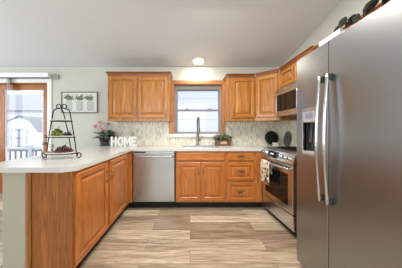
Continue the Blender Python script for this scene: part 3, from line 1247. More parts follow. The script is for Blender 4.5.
# bowed control panel
bm = B()
n = 12
rows = []
for i in range(n + 1):
    u = i / n
    x = W * u
    bow = 0.028 * math.sin(PI * u)
    prof = [(0.03, 0.805), (-0.022 - bow, 0.805), (-0.026 - bow, 0.825), (0.008 - bow, 0.925), (0.03, 0.935), (0.12, 0.935), (0.12, 0.90), (0.03, 0.90)]
    rows.append([bm.verts.new((x, p[0], p[1])) for p in prof])
for a, b in zip(rows, rows[1:]):
    for k in range(len(a)):
        bm.faces.new((a[k], b[k], b[(k + 1) % len(a)], a[(k + 1) % len(a)]))
bm.faces.new(rows[0][::-1])
bm.faces.new(rows[-1])
pnl = obj('control_panel', bm, 'steel', rg_)


def panel_pt(x, t_, off):
    """a point on the sloped face of the control panel"""
    bow = 0.028 * math.sin(PI * x / W)
    a = Vector((x, -0.026 - bow, 0.825))
    b = Vector((x, 0.008 - bow, 0.925))
    nrm = Vector((0, -0.1, 0.034)).normalized()
    return a.lerp(b, t_) + nrm * off


tilt = Vector((0, -0.1, 0.034)).to_track_quat('Z', 'Y').to_matrix().to_4x4()
for x in (0.06, 0.135, 0.52, 0.60, 0.68):
    bm = B()
    lathe(bm, [(0, 0), (0.030, 0), (0.030, 0.004), (0.024, 0.007), (0.021, 0.030), (0.017, 0.034), (0, 0.034)], panel_pt(x, 0.5, 0.0005), 18, mat=tilt)
    kn = obj('knob', bm, 'chrome', pnl)
    bm = B()
    t2 = B()
    box(t2, -0.004, -0.020, 0.030, 0.004, 0.020, 0.040)
    merge(bm, t2, Matrix.Translation(panel_pt(x, 0.5, 0.0005)) @ tilt)
    obj('knob_grip', bm, 'dgrey', kn)
bm = B()
n = 8
top, bot = [], []
for i in range(n + 1):
    x = 0.20 + 0.26 * i / n
    bot.append((panel_pt(x, 0.12, 0.002), panel_pt(x, 0.12, -0.004)))
    top.append((panel_pt(x, 0.9, 0.002), panel_pt(x, 0.9, -0.004)))
ring = [[bm.verts.new(p) for p in (bot[i][0], top[i][0], top[i][1], bot[i][1])] for i in range(n + 1)]
for a, b in zip(ring, ring[1:]):
    for k in range(4):
        bm.faces.new((a[k], b[k], b[(k + 1) % 4], a[(k + 1) % 4]))
bm.faces.new(ring[0])
bm.faces.new(ring[-1][::-1])
dsp = obj('display', bm, 'bglass', pnl, 'black glass display')
bm = B()
for i in range(4):
    t2 = B()
    box(t2, -0.006, -0.010, 0, 0.006, 0.010, 0.0008)
    merge(bm, t2, Matrix.Translation(panel_pt(0.285 + 0.022 * i, 0.55, 0.0035)) @ tilt)
obj('clock_digits', bm, 'lcd', dsp)
bm = B()
bbox(bm, 0.0, 0.12, 0.8955, W, D, 0.920, 0.004)
ck = obj('cooktop', bm, 'black', rg_, 'black cooktop')
for cx, cy in ((0.19, 0.22), (0.19, 0.42), (0.57, 0.22), (0.57, 0.42), (0.38, 0.32)):
    bm = B()
    lathe(bm, [(0, 0), (0.05, 0), (0.05, 0.006), (0.036, 0.010), (0.034, 0.018), (0, 0.020)], (cx, cy, 0.9205), 18)
    obj('burner', bm, 'black', ck)
for gx in (0.03, 0.262, 0.494):
    bm = B()
    gw, gy0, gy1, gz = 0.225, 0.135, D - 0.03, 0.948
    for (a, b) in (((gx, gy0), (gx + gw, gy0)), ((gx, gy1), (gx + gw, gy1)), ((gx, gy0), (gx, gy1)), ((gx + gw, gy0), (gx + gw, gy1)),
                   ((gx + gw / 2, gy0), (gx + gw / 2, gy1)), ((gx, (gy0 + gy1) / 2), (gx + gw, (gy0 + gy1) / 2))):
        bbox(bm, min(a[0], b[0]) - 0.006, min(a[1], b[1]) - 0.006, gz - 0.012, max(a[0], b[0]) + 0.006, max(a[1], b[1]) + 0.006, gz, 0.002)
    for a in ((gx, gy0), (gx + gw, gy0), (gx, gy1), (gx + gw, gy1)):
        box(bm, a[0] - 0.006, a[1] - 0.006, 0.9205, a[0] + 0.006, a[1] + 0.006, gz - 0.01)
    obj('grate', bm, 'iron', ck)

# tea towel over the oven handle (built where it hangs, in the range's frame)
tw = thing('tea_towel', 'patterned tea towel hanging over the oven door handle', 'towel', rg_.location[:], rg_.rotation_euler.z)
bm = B()
tx0, tx1 = 0.075, 0.36
nu, nv = 12, 22


def hy(x):
    return -0.058 - 0.022 * math.sin(PI * min(1, max(0, (x - 0.05) / (W - 0.10))))


def towel_pt(u, v, off):
    x = tx0 + (tx1 - tx0) * u
    yc = hy(x)
    fold = 0.006 * math.sin(u * 3.2 * PI) * min(1, v * 2)
    r = 0.0175 + off
    # v: 0 back hem -> over the bar -> front hem at 1
    if v < 0.25:
        return Vector((x, yc + r - 0.001, 0.62 + (0.758 - 0.62) * v / 0.25))
    if v < 0.4:
        a = PI * (v - 0.25) / 0.15
        return Vector((x, yc + r * math.cos(a), 0.758 + r * math.sin(a)))
    q = (v - 0.4) / 0.6
    return Vector((x - 0.008 * q, yc - r - fold * q - 0.004 * q, 0.758 - 0.285 * q))


fr_, bk_ = [], []
for j in range(nv + 1):
    fr_.append([bm.verts.new(towel_pt(i / nu, j / nv, 0.004)) for i in range(nu + 1)])
    bk_.append([bm.verts.new(towel_pt(i / nu, j / nv, 0.0)) for i in range(nu + 1)])
for j in range(nv):
    for i in range(nu):
        bm.faces.new((fr_[j][i], fr_[j][i + 1], fr_[j + 1][i + 1], fr_[j + 1][i])).smooth = True
        bm.faces.new((bk_[j][i], bk_[j + 1][i], bk_[j + 1][i + 1], bk_[j][i + 1])).smooth = True
for j in range(nv):
    for i in (0, nu):
        bm.faces.new((fr_[j][i], fr_[j + 1][i], bk_[j + 1][i], bk_[j][i]))
for i in range(nu):
    for j in (0, nv):
        bm.faces.new((fr_[j][i], bk_[j][i], bk_[j][i + 1], fr_[j][i + 1]))
obj('towel_cloth', bm, 'towel', tw)

# ---------------------------------------------------------------- refrigerator
FY = 1.605
fr = thing('refrigerator', 'large stainless side-by-side refrigerator with ice dispenser at right', 'refrigerator', (0.935, FY, 0), RZ)
FW, FH, G = 0.91, 1.80, 0.369
bm = B()
box(bm, 0.004, 0.075, 0.03, FW - 0.004, 0.755, FH - 0.015)
obj('body', bm, 'dgrey', fr)
bm = B()
box(bm, 0.02, 0.05, 0.0, FW - 0.02, 0.70, 0.0295)
box(bm, 0.02, 0.05, 0.0296, FW - 0.02, 0.074, 0.062)
obj('base_grille', bm, 'blackm', fr)
# freezer door with a recess for the dispenser
dx0, dx1, dz0, dz1 = 0.096, 0.245, 1.005, 1.355
bm = B()
fz0, fz1 = 0.065, FH


def loop(x0, z0, x1, z1, y):
    return [bm.verts.new(p) for p in ((x0, y, z0), (x1, y, z0), (x1, y, z1), (x0, y, z1))]


L = [loop(0, fz0, G - 0.004, fz1, 0.072), loop(0, fz0, G - 0.004, fz1, 0.010), loop(0.0, fz0 + 0.001, G - 0.004, fz1 - 0.001, 0.003),
     loop(0.003, fz0 + 0.003, G - 0.0065, fz1 - 0.003, 0.0), loop(dx0, dz0, dx1, dz1, 0.0), loop(dx0, dz0, dx1, dz1, 0.065)]
for a, b in zip(L, L[1:]):
    for k in range(4):
        bm.faces.new((a[k], a[(k + 1) % 4], b[(k + 1) % 4], b[k]))
bm.faces.new(L[0][::-1])
bm.faces.new(L[-1])
fd = obj('freezer_door', bm, 'slate', fr)
bm = B()
box(bm, G - 0.0036, 0.0012, fz0 + 0.004, G + 0.0035, 0.072, fz1 - 0.004)  # added black strip, nearly flush, stands in for the gap's shade
obj('gap_shade_strip', bm, 'blackm', fr, 'black strip for the shade in the gap between the doors')
bm = B()
# trim round the recess with an arched top
n = 10
outer, inner = [], []
arc = lambda u: 0.012 * math.sin(PI * u)
o_ = [(dx0 - 0.008, dz0 - 0.008), (dx1 + 0.008, dz0 - 0.008)] + [(dx1 + 0.008 - (dx1 - dx0 + 0.016) * i / n, dz1 + 0.006 + arc(i / n)) for i in range(n + 1)]
i_ = [(dx0 + 0.004, dz0 + 0.006), (dx1 - 0.004, dz0 + 0.006)] + [(dx1 - 0.004 - (dx1 - dx0 - 0.008) * i / n, dz1 - 0.008 + 0 * arc(i / n)) for i in range(n + 1)]
vo = [bm.verts.new((p[0], -0.0006, p[1])) for p in o_]
vo2 = [bm.verts.new((p[0], -0.006, p[1])) for p in o_]
vi = [bm.verts.new((p[0], -0.006, p[1])) for p in i_]
vi2 = [bm.verts.new((p[0], 0.02, p[1])) for p in i_]
m = len(o_)
for k in range(m):
    q = (k + 1) % m
    bm.faces.new((vo[k], vo[q], vo2[q], vo2[k]))
    bm.faces.new((vo2[k], vo2[q], vi[q], vi[k]))
    bm.faces.new((vi[k], vi[q], vi2[q], vi2[k]))
obj('dispenser_trim', bm, 'steel', fd)
bm = B()
box(bm, dx0 + 0.001, 0.060, dz0 + 0.001, dx1 - 0.001, 0.0645, dz1 - 0.001)
box(bm, dx0 + 0.001, 0.004, dz0 + 0.001, dx0 + 0.004, 0.06, dz1 - 0.001)
box(bm, dx1 - 0.004, 0.004, dz0 + 0.001, dx1 - 0.001, 0.06, dz1 - 0.001)
obj('dispenser_cavity', bm, 'dgrey', fd, 'black dispenser recess')
bm = B()
xprism(bm, [(0.002, 1.255), (-0.004, 1.262), (-0.003, dz1 - 0.010), (0.058, dz1 - 0.010), (0.058, 1.255)], dx0 + 0.005, dx1 - 0.005)
dpn = obj('dispenser_panel', bm, 'lgrey', fd, 'light grey control panel')
bm = B()
box(bm, dx0 + 0.03, -0.0055, 1.285, dx1 - 0.03, -0.0045, 1.33)
obj('display', bm, plain('pale_blue_display', lin(120, 124, 140), 0.3), dpn)
bm = B()
for k in range(2):
    xc = dx0 + 0.05 + k * 0.05
    xprism(bm, [(0.03, 1.10), (0.024, 1.10), (0.036, 1.254), (0.042, 1.254)], xc - 0.014, xc + 0.014)
obj('dispenser_paddle', bm, 'dgrey', fd)
bm = B()
bbox(bm, dx0 + 0.005, -0.010, dz0 + 0.002, dx1 - 0.005, 0.058, dz0 + 0.022, 0.004)
obj('drip_tray', bm, 'lgrey', fd)
bm = B()
bbox(bm, G + 0.004, 0.0, fz0, FW, 0.072, fz1, 0.0025, 2)
rd = obj('refrigerator_door', bm, 'slate', fr)


def bowed(parent, x, z0, z1):
    bm = B()
    n = 20
    rows = []
    for i in range(n + 1):
        u = i / n
        z = z0 + (z1 - z0) * u
        yb = -0.030 - 0.024 * math.sin(PI * u)
        hw, hd = 0.012, 0.009
        rows.append([bm.verts.new((x + a, yb + b, z)) for a, b in ((-hw, hd * 0.5), (-hw * 0.8, -hd * 0.6), (0, -hd), (hw * 0.8, -hd * 0.6), (hw, hd * 0.5), (hw * 0.6, hd), (-hw * 0.6, hd))])
    k7 = len(rows[0])
    for a, b in zip(rows, rows[1:]):
        for k in range(k7):
            bm.faces.new((a[k], a[(k + 1) % k7], b[(k + 1) % k7], b[k])).smooth = True
    bm.faces.new(rows[0])
    bm.faces.new(rows[-1][::-1])
    h = obj('handle', bm, 'chrome', parent, 'bright bowed handle')
    for z, s in ((z0, 1), (z1, -1)):
        bm = B()
        bbox(bm, x - 0.008, -0.022, min(z + s * 0.005, z + s * 0.05), x + 0.008, -0.0005, max(z + s * 0.005, z + s * 0.05), 0.004)
        obj('handle_mount', bm, 'dgrey', h)
    return h


bowed(fd, G - 0.043, 0.70, 1.575)
bowed(rd, G + 0.030, 0.70, 1.575)
bm = B()
bbox(bm, G - 0.105, 0.005, FH + 0.001, G + 0.085, 0.14, FH + 0.035, 0.008)
obj('hinge_cover', bm, 'white', fr)

# leafy garland on top of the refrigerator
ga = thing('leaf_garland', 'dark leafy garland lying on top of the refrigerator', 'garland', (0.955, FY - 0.40, FH), RZ)
bm = B()
tube(bm, [(0.068 + 0.037 * i, 0.02 + 0.02 * math.sin(i * 1.3), 0.026 + 0.004 * math.sin(i * 2.1)) for i in range(10)], 0.005, 6)
obj('stem', bm, 'walnut', ga)
spots = [(-0.005, -0.005, 0.026, (0.9, -0.05, 0.40), 0.08, 0.026, 'darkleaf'), (0.045, 0.0, 0.026, (0.6, -0.2, 0.65), 0.075, 0.045, 'eucalyptus'),
         (0.07, 0.01, 0.02, (0.9, -0.1, 0.3), 0.06, 0.035, 'darkleaf'), (0.125, -0.005, 0.0, (0.5, -0.2, 0.75), 0.062, 0.045, 'darkleaf'),
         (0.145, 0.0, 0.0, (0.4, -0.1, 0.9), 0.05, 0.04, 'eucalyptus'), (0.20, 0.0, 0.004, (0.85, -0.2, 0.62), 0.115, 0.055, 'eucalyptus'),
         (0.225, -0.01, 0.0, (0.85, -0.3, 0.3), 0.10, 0.035, 'darkleaf'), (0.30, 0.0, 0.0, (0.8, -0.2, 0.5), 0.09, 0.05, 'darkleaf')]
for x, y, z, d, l_, w_, m_ in spots:
    bm = B()
    leaf(bm, (x, y, z + 0.016), (d[0], d[1], d[2] * 0.6), l_, w_, 0.05)
    obj('leaf', bm, m_, ga)

# ---------------------------------------------------------------- recessed ceiling lamp
LY = 3.215
sl = math.atan(0.2)
lp = thing('recessed_ceiling_light', 'round lit ceiling light above the window', 'light', (0.148, LY, cz(LY)))
lp.rotation_euler = (-sl, 0, 0)
bm = B()
lathe(bm, [(0.105, -0.001), (0.105, -0.008), (0.092, -0.012), (0.085, -0.006), (0.085, -0.001)], (0, 0, 0), 32)
obj('trim_ring', bm, 'white', lp)
bm = B()
lathe(bm, [(0.084, -0.001), (0.08, -0.014), (0.05, -0.026), (0, -0.032)], (0, 0, 0), 32)
obj('lens', bm, 'lampglow', lp, 'glowing lens')
area('ceiling_light_beam', (0.148, LY - 0.01, cz(LY) - 0.045), (0, 0, 0), 0.12, 0.12, 5.5, (1.0, 0.86, 0.68), 'DISK')

# ---------------------------------------------------------------- three-tier stand with grapes
ts = thing('three_tier_stand', 'black wrought iron three-tier stand on the peninsula', 'stand', (-1.285, 1.83, CT1 + 0.003))
zt, zm, zbm = 0.365, 0.205, 0.045


def hw_at(z):
    u = z / 0.47
    return 0.155 - 0.055 * u - 0.02 * u * u


bm = B()
for s in (-1, 1):
    # foot scroll
    pts = []
    for i in range(16):
        a = -PI / 2 + 1.6 * PI * i / 15
        r = 0.026 * (1 - 0.35 * i / 15)
        pts.append((s * (0.175 + r * math.cos(a) * 0.9), 0, 0.030 + r * math.sin(a)))
    pts = pts[::-1]
    for i in range(14):
        z = 0.006 + 0.455 * i / 13
        pts.append((s * hw_at(z), 0, z))
    for i in range(1, 9):
        a = PI / 2 * i / 8
        pts.append((s * hw_at(0.461) * math.cos(a), 0, 0.461 + 0.035 * math.sin(a)))
    tube(bm, pts, 0.0055, 7)
    # scroll on top
    pts = []
    for i in range(20):
        a = PI * 1.75 * i / 19
        r = 0.024 * (1 - 0.3 * i / 19)
        pts.append((s * (0.030 - r * math.cos(a)), 0, 0.512 + r * math.sin(a)))
    tube(bm, pts, 0.005, 6)
ball(bm, (0, 0, 0.505), 0.010, 8, 6)
# back leg
tube(bm, [(0, 0.0, 0.496), (0, 0.03, 0.45), (0, 0.10, 0.25), (0, 0.155, 0.03), (0, 0.165, 0.006)], 0.005, 7)
for z in (zt, zm, zbm):
    hx = hw_at(z)
    ring = []
    n = 24
    dpt = 0.16 * (1 - z / 0.55) + 0.02
    for i in range(n):
        a = 2 * PI * i / n
        ring.append((hx * math.cos(a), hx * 0.75 * math.sin(a), z))
    tube(bm, ring, 0.004, 6, closed=True)
obj('iron_frame', bm, 'iron', ts)
for z in (zt, zm, zbm):
    hx = hw_at(z) - 0.005
    bm = B()
    lathe(bm, [(0, 0.0), (hx, 0.0), (hx + 0.004, 0.006), (hx + 0.004, 0.012), (hx - 0.004, 0.012), (hx - 0.008, 0.006), (0, 0.006)], (0, 0, 0), 32)
    for v in bm.verts:
        v.co.y *= 0.72
        v.co.z += z + 0.004
    obj('tray', bm, 'tray', ts, 'pale oval tray')


def grapes(name, label, loc, n, rx, ry, rz, br, mat, stemlen=0.04, leaves=0):
    g_ = thing(name, label, 'grapes', loc)
    bm = B()
    rnd = random.Random(hash(label) % 1000 if False else len(label))
    pts = []
    tries = 0
    while len(pts) < n and tries < 4000:
        tries += 1
        a = rnd.uniform(0, 2 * PI)
        q = math.sqrt(rnd.random())
        x, y = rx * q * math.cos(a), ry * q * math.sin(a)
        z = br + rnd.random() * rz * max(0.0, 1 - q * q)
        if all((Vector((x, y, z)) - p).length > br * 1.35 for p in pts):
            pts.append(Vector((x, y, z)))
            ball(bm, (x, y, z), br, 10, 7, sz=1.08)
    obj('berries', bm, mat, g_)
    bm = B()
    tube(bm, [(0, 0, rz * 0.6), (0.01, 0, rz + br * 1.6), (0.025, 0.005, rz + br * 1.6 + stemlen * 0.5)], 0.0025, 6)
    obj('stem', bm, 'leaf2', g_)
    if leaves:
        bm = B()
        for k in range(leaves):
            a = 2 * PI * k / leaves + 0.5
            leaf(bm, (-rx * 0.7, 0, br), (math.cos(a), math.sin(a), 0.8), 0.05, 0.035, 0.3)
        obj('leaves', bm, 'eucalyptus', g_)
    return g_


SX, SY = -1.285, 1.83
grapes('grape_bunch', 'bunch of green grapes on the middle tray of the iron stand', (SX - 0.040, SY, CT1 + zm + 0.0145), 42, 0.055, 0.055, 0.065, 0.011, 'greengrape')
grapes('grape_bunch', 'bunch of dark grapes beside the green ones on the middle tray', (SX + 0.066, SY, CT1 + zm + 0.0145), 16, 0.030, 0.045, 0.035, 0.010, 'blackgrape', 0.02)
grapes('grape_bunch', 'bunch of purple grapes on the bottom tray of the iron stand', (SX + 0.025, SY, CT1 + zbm + 0.0145), 55, 0.085, 0.065, 0.055, 0.0115, 'purplegrape', leaves=0)
g_ = thing('leaf_sprig', 'small grey-green leaf sprig left of the purple grapes on the stand', 'leaves', (SX - 0.095, SY, CT1 + zbm + 0.0135))
bm = B()
tube(bm, [(0, 0, 0.002), (0.0, 0, 0.04), (0.01, 0, 0.08)], 0.002, 6)
obj('stem', bm, 'leaf2', g_)
bm = B()
for k in range(8):
    a = k * 2.4
    leaf(bm, (0.001 * k, 0, 0.006 + 0.009 * k), (math.cos(a), math.sin(a), 0.7), 0.036, 0.02, 0.3)
obj('leaves', bm, 'eucalyptus', g_)

# ---------------------------------------------------------------- geranium
pt = thing('potted_geranium', 'pink geranium in a dark pot on the countertop corner', 'plant', (-1.525, 3.262, CT1))
bm = B()
lathe(bm, [(0, 0.0), (0.075, 0), (0.085, 0.004), (0.088, 0.014), (0.078, 0.014), (0.072, 0.010), (0.066, 0.010), (0.078, 0.105), (0.090, 0.106), (0.092, 0.13), (0.082, 0.13), (0.078, 0.112), (0, 0.112)], (0, 0, 0), 28)
obj('pot', bm, 'pot', pt)
bm = B()
lathe(bm, [(0, 0.1125), (0.05, 0.118), (0.078, 0.1125)], (0, 0, 0), 20)
obj('soil', bm, 'soil', pt)
bm = B()
rnd = random.Random(5)
stems = []
for k in range(26):
    a = rnd.uniform(0, 2 * PI)
    q = rnd.uniform(0.2, 1.0)
    p = Vector((q * 0.165 * math.cos(a) + 0.02, q * 0.10 * math.sin(a) - 0.02, 0.13 + rnd.uniform(0, 0.15) * (1.1 - 0.5 * q)))
    if p.y > 0.05:
        p.y = 0.05
    tube(bm, [(0.03 * math.cos(a), 0.03 * math.sin(a), 0.11), (p.x * 0.6, p.y * 0.6, p.z * 0.85), p], 0.0025, 5)
    stems.append((p, a))
obj('stems', bm, 'leaf2', pt)
bm = B()
for p, a in stems:
    for j in range(3):
        b = a + rnd.uniform(-1.3, 1.3)
        leaf(bm, p, (math.cos(b), math.sin(b) * 0.4 - 0.3, rnd.uniform(-0.1, 0.6)), rnd.uniform(0.06, 0.095), rnd.uniform(0.055, 0.08), 0.35)
obj('foliage', bm, 'leaf', pt)
for fx_, fz_ in ((-0.055, 0.41), (0.085, 0.385), (-0.125, 0.345), (-0.015, 0.30)):
    bm = B()
    c = Vector((fx_, -0.06, fz_))
    ball(bm, c, 0.026, 12, 8, sz=0.8)
    for j in range(30):
        d = Vector((rnd.gauss(0, 1), rnd.gauss(0, 1) - 0.4, rnd.gauss(0, 0.8))).normalized()
        sd = d.orthogonal().normalized()
        sd.rotate(Matrix.Rotation(rnd.uniform(0, 2 * PI), 3, d))
        leaf(bm, c + d * 0.024 - sd * 0.014, sd + d * 0.35, 0.034, 0.034, 0.2)
    fl = obj('flower_head', bm, 'pink', pt)
    bm = B()
    tube(bm, [(0.0, 0, 0.11), (fx_ * 0.5, -0.03, 0.24), (fx_, -0.06, fz_)], 0.003, 6)
    obj('flower_stem', bm, 'leaf2', fl)

# ---------------------------------------------------------------- HOME letters
LH, LD = 0.165, 0.028


def letter(ch, x, label):
    t_ = thing('letter_' + ch.lower(), label, 'letter', (x, 3.10, CT1), 0, 'block letters on the countertop')
    bm = B()
    if ch == 'H':
        bbox(bm, -0.06, 0, 0, -0.022, LD, LH, 0.003)
        bbox(bm, 0.022, 0, 0, 0.06, LD, LH, 0.003)
        box(bm, -0.024, 0.001, LH * 0.40, 0.024, LD - 0.001, LH * 0.60)
    elif ch == 'O':
        n = 32
        r = [[], [], [], []]
        for i in range(n):
            a = 2 * PI * i / n
            c, s = math.cos(a), math.sin(a)
            r[0].append(bm.verts.new((0.062 * c, 0, LH / 2 + LH / 2 * s)))
            r[1].append(bm.verts.new((0.062 * c, LD, LH / 2 + LH / 2 * s)))
            r[2].append(bm.verts.new((0.026 * c, LD, LH / 2 + 0.046 * s)))
            r[3].append(bm.verts.new((0.026 * c, 0, LH / 2 + 0.046 * s)))
        for k in range(4):
            for i in range(n):
                j = (i + 1) % n
                bm.faces.new((r[k][i], r[k][j], r[(k + 1) % 4][j], r[(k + 1) % 4][i]))
    elif ch == 'M':
        pts = [(-0.068, 0), (-0.034, 0), (-0.034, 0.095), (-0.008, 0.03), (0.008, 0.03), (0.034, 0.095), (0.034, 0), (0.068, 0), (0.068, LH), (0.034, LH), (0.0, 0.085), (-0.034, LH), (-0.068, LH)]
        a = [bm.verts.new((p[0], 0, p[1])) for p in pts]
        b = [bm.verts.new((p[0], LD, p[1])) for p in pts]
        bm.faces.new(a)
        bm.faces.new(b[::-1])
        for i in range(len(pts)):
            j = (i + 1) % len(pts)
            bm.faces.new((a[i], b[i], b[j], a[j]))
        bmesh.ops.triangulate(bm, faces=[f for f in bm.faces if len(f.verts) > 4])
    else:
        bbox(bm, -0.055, 0, 0, -0.018, LD, LH, 0.003)
        for z in (0, LH * 0.5 - 0.017, LH - 0.036):
            bbox(bm, -0.022, 0.0005, z, 0.055 if z != LH * 0.5 - 0.017 else 0.043, LD - 0.0005, z + 0.036 if z != LH * 0.5 - 0.017 else z + 0.034, 0.003)
    for v in bm.verts:
        v.co.x *= 0.84
    obj('letter_block', bm, 'letter', t_)


for ch, px in (('H', 113.6), ('O', 120.4), ('M', 127.3), ('E', 133.8)):
    letter(ch, (px - 190) / 183 * 3.10, 'white block letter %s of the word on the countertop' % ch)

# wall outlet over the letters
ou = thing('wall_outlet', 'pale outlet plate on the backsplash above the letter E', 'outlet', (-1.065, YW - 0.008, 1.105))
bm = B()
bbox(bm, -0.036, -0.006, -0.058, 0.036, 0, 0.058, 0.003)
obj('cover_plate', bm, 'tray', ou)
for z in (-0.024, 0.024):
    bm = B()
    bbox(bm, -0.017, -0.008, z - 0.016, 0.017, -0.0055, z + 0.016, 0.002)
    obj('socket', bm, 'lgrey', ou)

# ---------------------------------------------------------------- herb crate by the window
hb = thing('planter_crate', 'brown wooden crate of trailing greenery on the counter right of the sink', 'plant', (0.585, 3.25, CT1))
bm = B()
w_, d_, h_ = 0.135, 0.055, 0.105
bbox(bm, -w_, -d_, 0.001, w_, -d_ + 0.012, h_, 0.002)
bbox(bm, -w_, d_ - 0.012, 0.001, w_, d_, h_, 0.002)
box(bm, -w_, -d_ + 0.012, 0.001, -w_ + 0.012, d_ - 0.012, h_)
box(bm, w_ - 0.012, -d_ + 0.012, 0.001, w_, d_ - 0.012, h_)
box(bm, -w_ + 0.012, -d_ + 0.012, 0.001, w_ - 0.012, d_ - 0.012, 0.075)
obj('crate', bm, 'boxwood_crate', hb)
bm = B()
bbox(bm, -0.055, -d_ - 0.003, 0.032, 0.055, -d_ - 0.0003, 0.078, 0.001)
obj('crate_label', bm, 'tag', hb, 'tan label plate')
bm = B()
rnd = random.Random(11)
for k in range(230):
    a = rnd.uniform(0, 2 * PI)
    q = math.sqrt(rnd.random())
    p = (q * 0.14 * math.cos(a), q * 0.05 * math.sin(a) - 0.01, 0.09 + rnd.uniform(0, 0.15) * (1 - 0.5 * q))
    leaf(bm, p, (math.cos(a) * 0.8, math.sin(a) * 0.5 - 0.15, rnd.uniform(-0.3, 0.9)), rnd.uniform(0.04, 0.065), rnd.uniform(0.018, 0.03), 0.4)
obj('foliage', bm, 'leaf2', hb)

# ---------------------------------------------------------------- round wreath and plates in the corner
wr = thing('boxwood_wreath', 'round dark green leafy disc leaning on the corner backsplash', 'decoration', (1.50, 3.345, CT1))
wr.rotation_euler = (math.radians(-8), 0, 0)
bm = B()
rnd = random.Random(3)
R = 0.132
lathe(bm, [(0, -0.008), (R * 0.92, -0.008), (R * 0.95, 0), (R * 0.92, 0.008), (0, 0.010)], (0, 0, R + 0.002), 36, mat=Matrix.Rotation(PI / 2, 4, 'X'))
obj('disc_base', bm, 'boxwood', wr)
bm = B()
for k in range(420):
    a = rnd.uniform(0, 2 * PI)
    q = math.sqrt(rnd.random())
    p = (q * R * 0.92 * math.cos(a), -0.009, R + 0.002 + q * R * 0.92 * math.sin(a))
    leaf(bm, p, (math.cos(a) * 0.4 + rnd.gauss(0, 0.4), -0.75, math.sin(a) * 0.4 + rnd.gauss(0, 0.4)), 0.020, 0.014, 0.3)
obj('leaves', bm, 'boxwood', wr)

pl = thing('oval_platter', 'grey oval platter leaning on the right wall beside the leafy disc', 'platter', (1.655, 3.14, CT1), 0)
pl.rotation_euler = (0, math.radians(9), 0)
bm = B()
lathe(bm, [(0, 0.0), (0.07, 0.0), (0.10, 0.010), (0.105, 0.012), (0.105, 0.016), (0.09, 0.012), (0, 0.006)], (0, 0, 0), 36)
for v in bm.verts:
    x, y, z = v.co
    v.co = Vector((-z + 0.0, x * 0.98, y * 1.22 + 0.13))
obj('plate', bm, 'trivet', pl)

jr = thing('wooden_salt_box', 'small pale box with wooden lid at the back of the stove', 'box', (1.40, 3.0, CT1))
bm = B()
bbox(bm, -0.035, -0.03, 0.001, 0.035, 0.03, 0.055, 0.004)
obj('box_body', bm, 'tray', jr)
bm = B()
bbox(bm, -0.038, -0.033, 0.0555, 0.038, 0.033, 0.068, 0.003)
obj('lid', bm, 'white', jr)

# ---------------------------------------------------------------- outside
bm = B()
box(bm, -60, YW + 0.16, -0.60, 40, 80, -0.45)
struct('ground_outside', bm, 'snow', 'bright open ground outside behind the house', 'ground')
bm = B()
box(bm, -9.0, YW + 0.16, -0.20, -0.9, 6.2, -0.06)
struct('deck_floor', bm, 'deck', 'weathered deck outside the patio door', 'deck')


def railing(x0, x1, y, name, label):
    t_ = thing(name, label, 'railing', (x0, y, -0.06), 0, 'deck railing sections')
    L_ = x1 - x0
    bm = B()
    bbox(bm, 0.0, -0.05, 0.66, L_, 0.05, 0.71, 0.006)
    obj('top_rail', bm, 'siding', t_)
    bm = B()
    box(bm, 0.0, -0.02, 0.58, L_, 0.02, 0.64)
    box(bm, 0.0, -0.02, 0.10, L_, 0.02, 0.16)
    obj('cross_rail', bm, 'railgrey', t_)
    n = max(2, int(L_ / 0.17))
    bm0 = B()
    bbox(bm0, -0.02, -0.018, 0.161, 0.02, 0.018, 0.579, 0.003)
    p0 = obj('baluster', bm0, 'railgrey', t_)
    p0.location.x = 0.09
    for k in range(1, n):
        c = p0.copy()
        C.objects.link(c)
        c.location.x = 0.09 + (L_ - 0.18) * k / (n - 1)
    bm = B()
    bbox(bm, L_, -0.055, 0.0, L_ + 0.11, 0.055, 0.80, 0.006)
    obj('post', bm, 'siding', t_)


railing(-6.9, -5.0, 5.7, 'deck_railing', 'deck railing section seen at left through the patio door glass')
railing(-4.88, -3.2, 5.7, 'deck_railing', 'deck railing section seen at right through the patio door glass')

# garden shed
sh = thing('garden_shed', 'white gambrel-roofed garden shed beyond the deck', 'shed', (-14.9, 16.0, -0.45))
bm = B()
gp = [(-1.6, 0), (1.6, 0), (1.6, 1.5), (1.0, 2.35), (0, 2.75), (-1.0, 2.35), (-1.6, 1.5)]
a = [bm.verts.new((p[0], 0, p[1])) for p in gp]
b = [bm.verts.new((p[0], 3.0, p[1])) for p in gp]
bm.faces.new(a)
bm.faces.new(b[::-1])
for i in range(len(gp)):
    j = (i + 1) % len(gp)
    bm.faces.new((a[i], b[i], b[j], a[j]))
obj('walls', bm, 'siding', sh)
bm = B()
gp2 = [(1.75, 1.42), (1.06, 2.43), (0, 2.87), (-1.06, 2.43), (-1.75, 1.42)]
gi = [(1.66, 1.40), (1.01, 2.36), (0, 2.76), (-1.01, 2.36), (-1.66, 1.40)]
ring = gp2 + gi[::-1]
a = [bm.verts.new((p[0], -0.12, p[1])) for p in ring]
b = [bm.verts.new((p[0], 3.12, p[1])) for p in ring]
for i in range(len(ring)):
    j = (i + 1) % len(ring)
    bm.faces.new((a[i], b[i], b[j], a[j]))
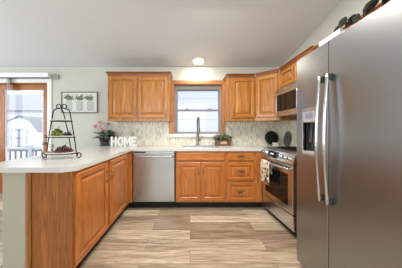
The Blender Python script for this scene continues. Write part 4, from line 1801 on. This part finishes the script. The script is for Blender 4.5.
for q in range(4):
    bm.faces.new((a[q], a[q + 1], a[8 - q], a[9 - q]))
    bm.faces.new((b[q], b[9 - q], b[8 - q], b[q + 1]))
obj('roof', bm, 'roofd', sh)
for s in (-1, 1):
    bm = B()
    x0, x1 = (0.03, 0.72) if s > 0 else (-0.72, -0.03)
    bbox(bm, x0, -0.05, 0.1, x1, -0.002, 1.65, 0.01)
    d_ = obj('shed_door', bm, 'siding', sh)
    bm = B()
    for a_ in ((x0, 0.1, x0 + 0.08, 1.65), (x1 - 0.08, 0.1, x1, 1.65), (x0, 1.57, x1, 1.65), (x0, 0.1, x1, 0.18), (x0, 0.85, x1, 0.93)):
        box(bm, a_[0], -0.075, a_[1], a_[2], -0.051, a_[3])
    obj('door_trim', bm, 'shedtrim', d_)

# neighbour's house behind the shed
nh = thing('neighbour_house', 'pale house with long grey roof far behind the shed', 'house', (-25.0, 26.0, 0.95))
bm = B()
box(bm, -14, 0, -1.4, 9, 8, 3.0)
obj('walls', bm, 'siding', nh)
bm = B()
xprism(bm, [(-0.6, 2.9), (4.0, 6.0), (8.6, 2.9), (8.6, 2.7), (-0.6, 2.7)], -14.5, 9.5)
obj('roof', bm, 'roof', nh)
bm = B()
xprism(bm, [(-0.72, 2.7), (-0.72, 2.95), (-0.61, 2.95), (-0.61, 2.7)], -14.5, 9.5)
obj('gutter', bm, 'roofd', nh)

# neighbour's lap-sided garage wall beyond the kitchen window
gr = thing('neighbour_garage', 'white lap-sided garage wall seen through the kitchen window', 'garage', (0.4, 8.0, -0.45))
bm = B()
box(bm, -3.2, 0.0, 0.0, 3.6, 5, 3.6)
obj('walls', bm, 'siding', gr)
bm = B()
for k in range(9):
    z = 0.3 + k * 0.45
    if z > 3.5:
        break
    xprism(bm, [(-0.03, z), (-0.001, z), (-0.001, z + 0.42)], -3.2, 3.6)
obj('lap_boards', bm, 'siding', gr)
bm = B()
xprism(bm, [(-0.3, 3.6), (2.5, 5.0), (5.3, 3.6)], -3.4, 3.8)
obj('roof', bm, 'roof', gr)
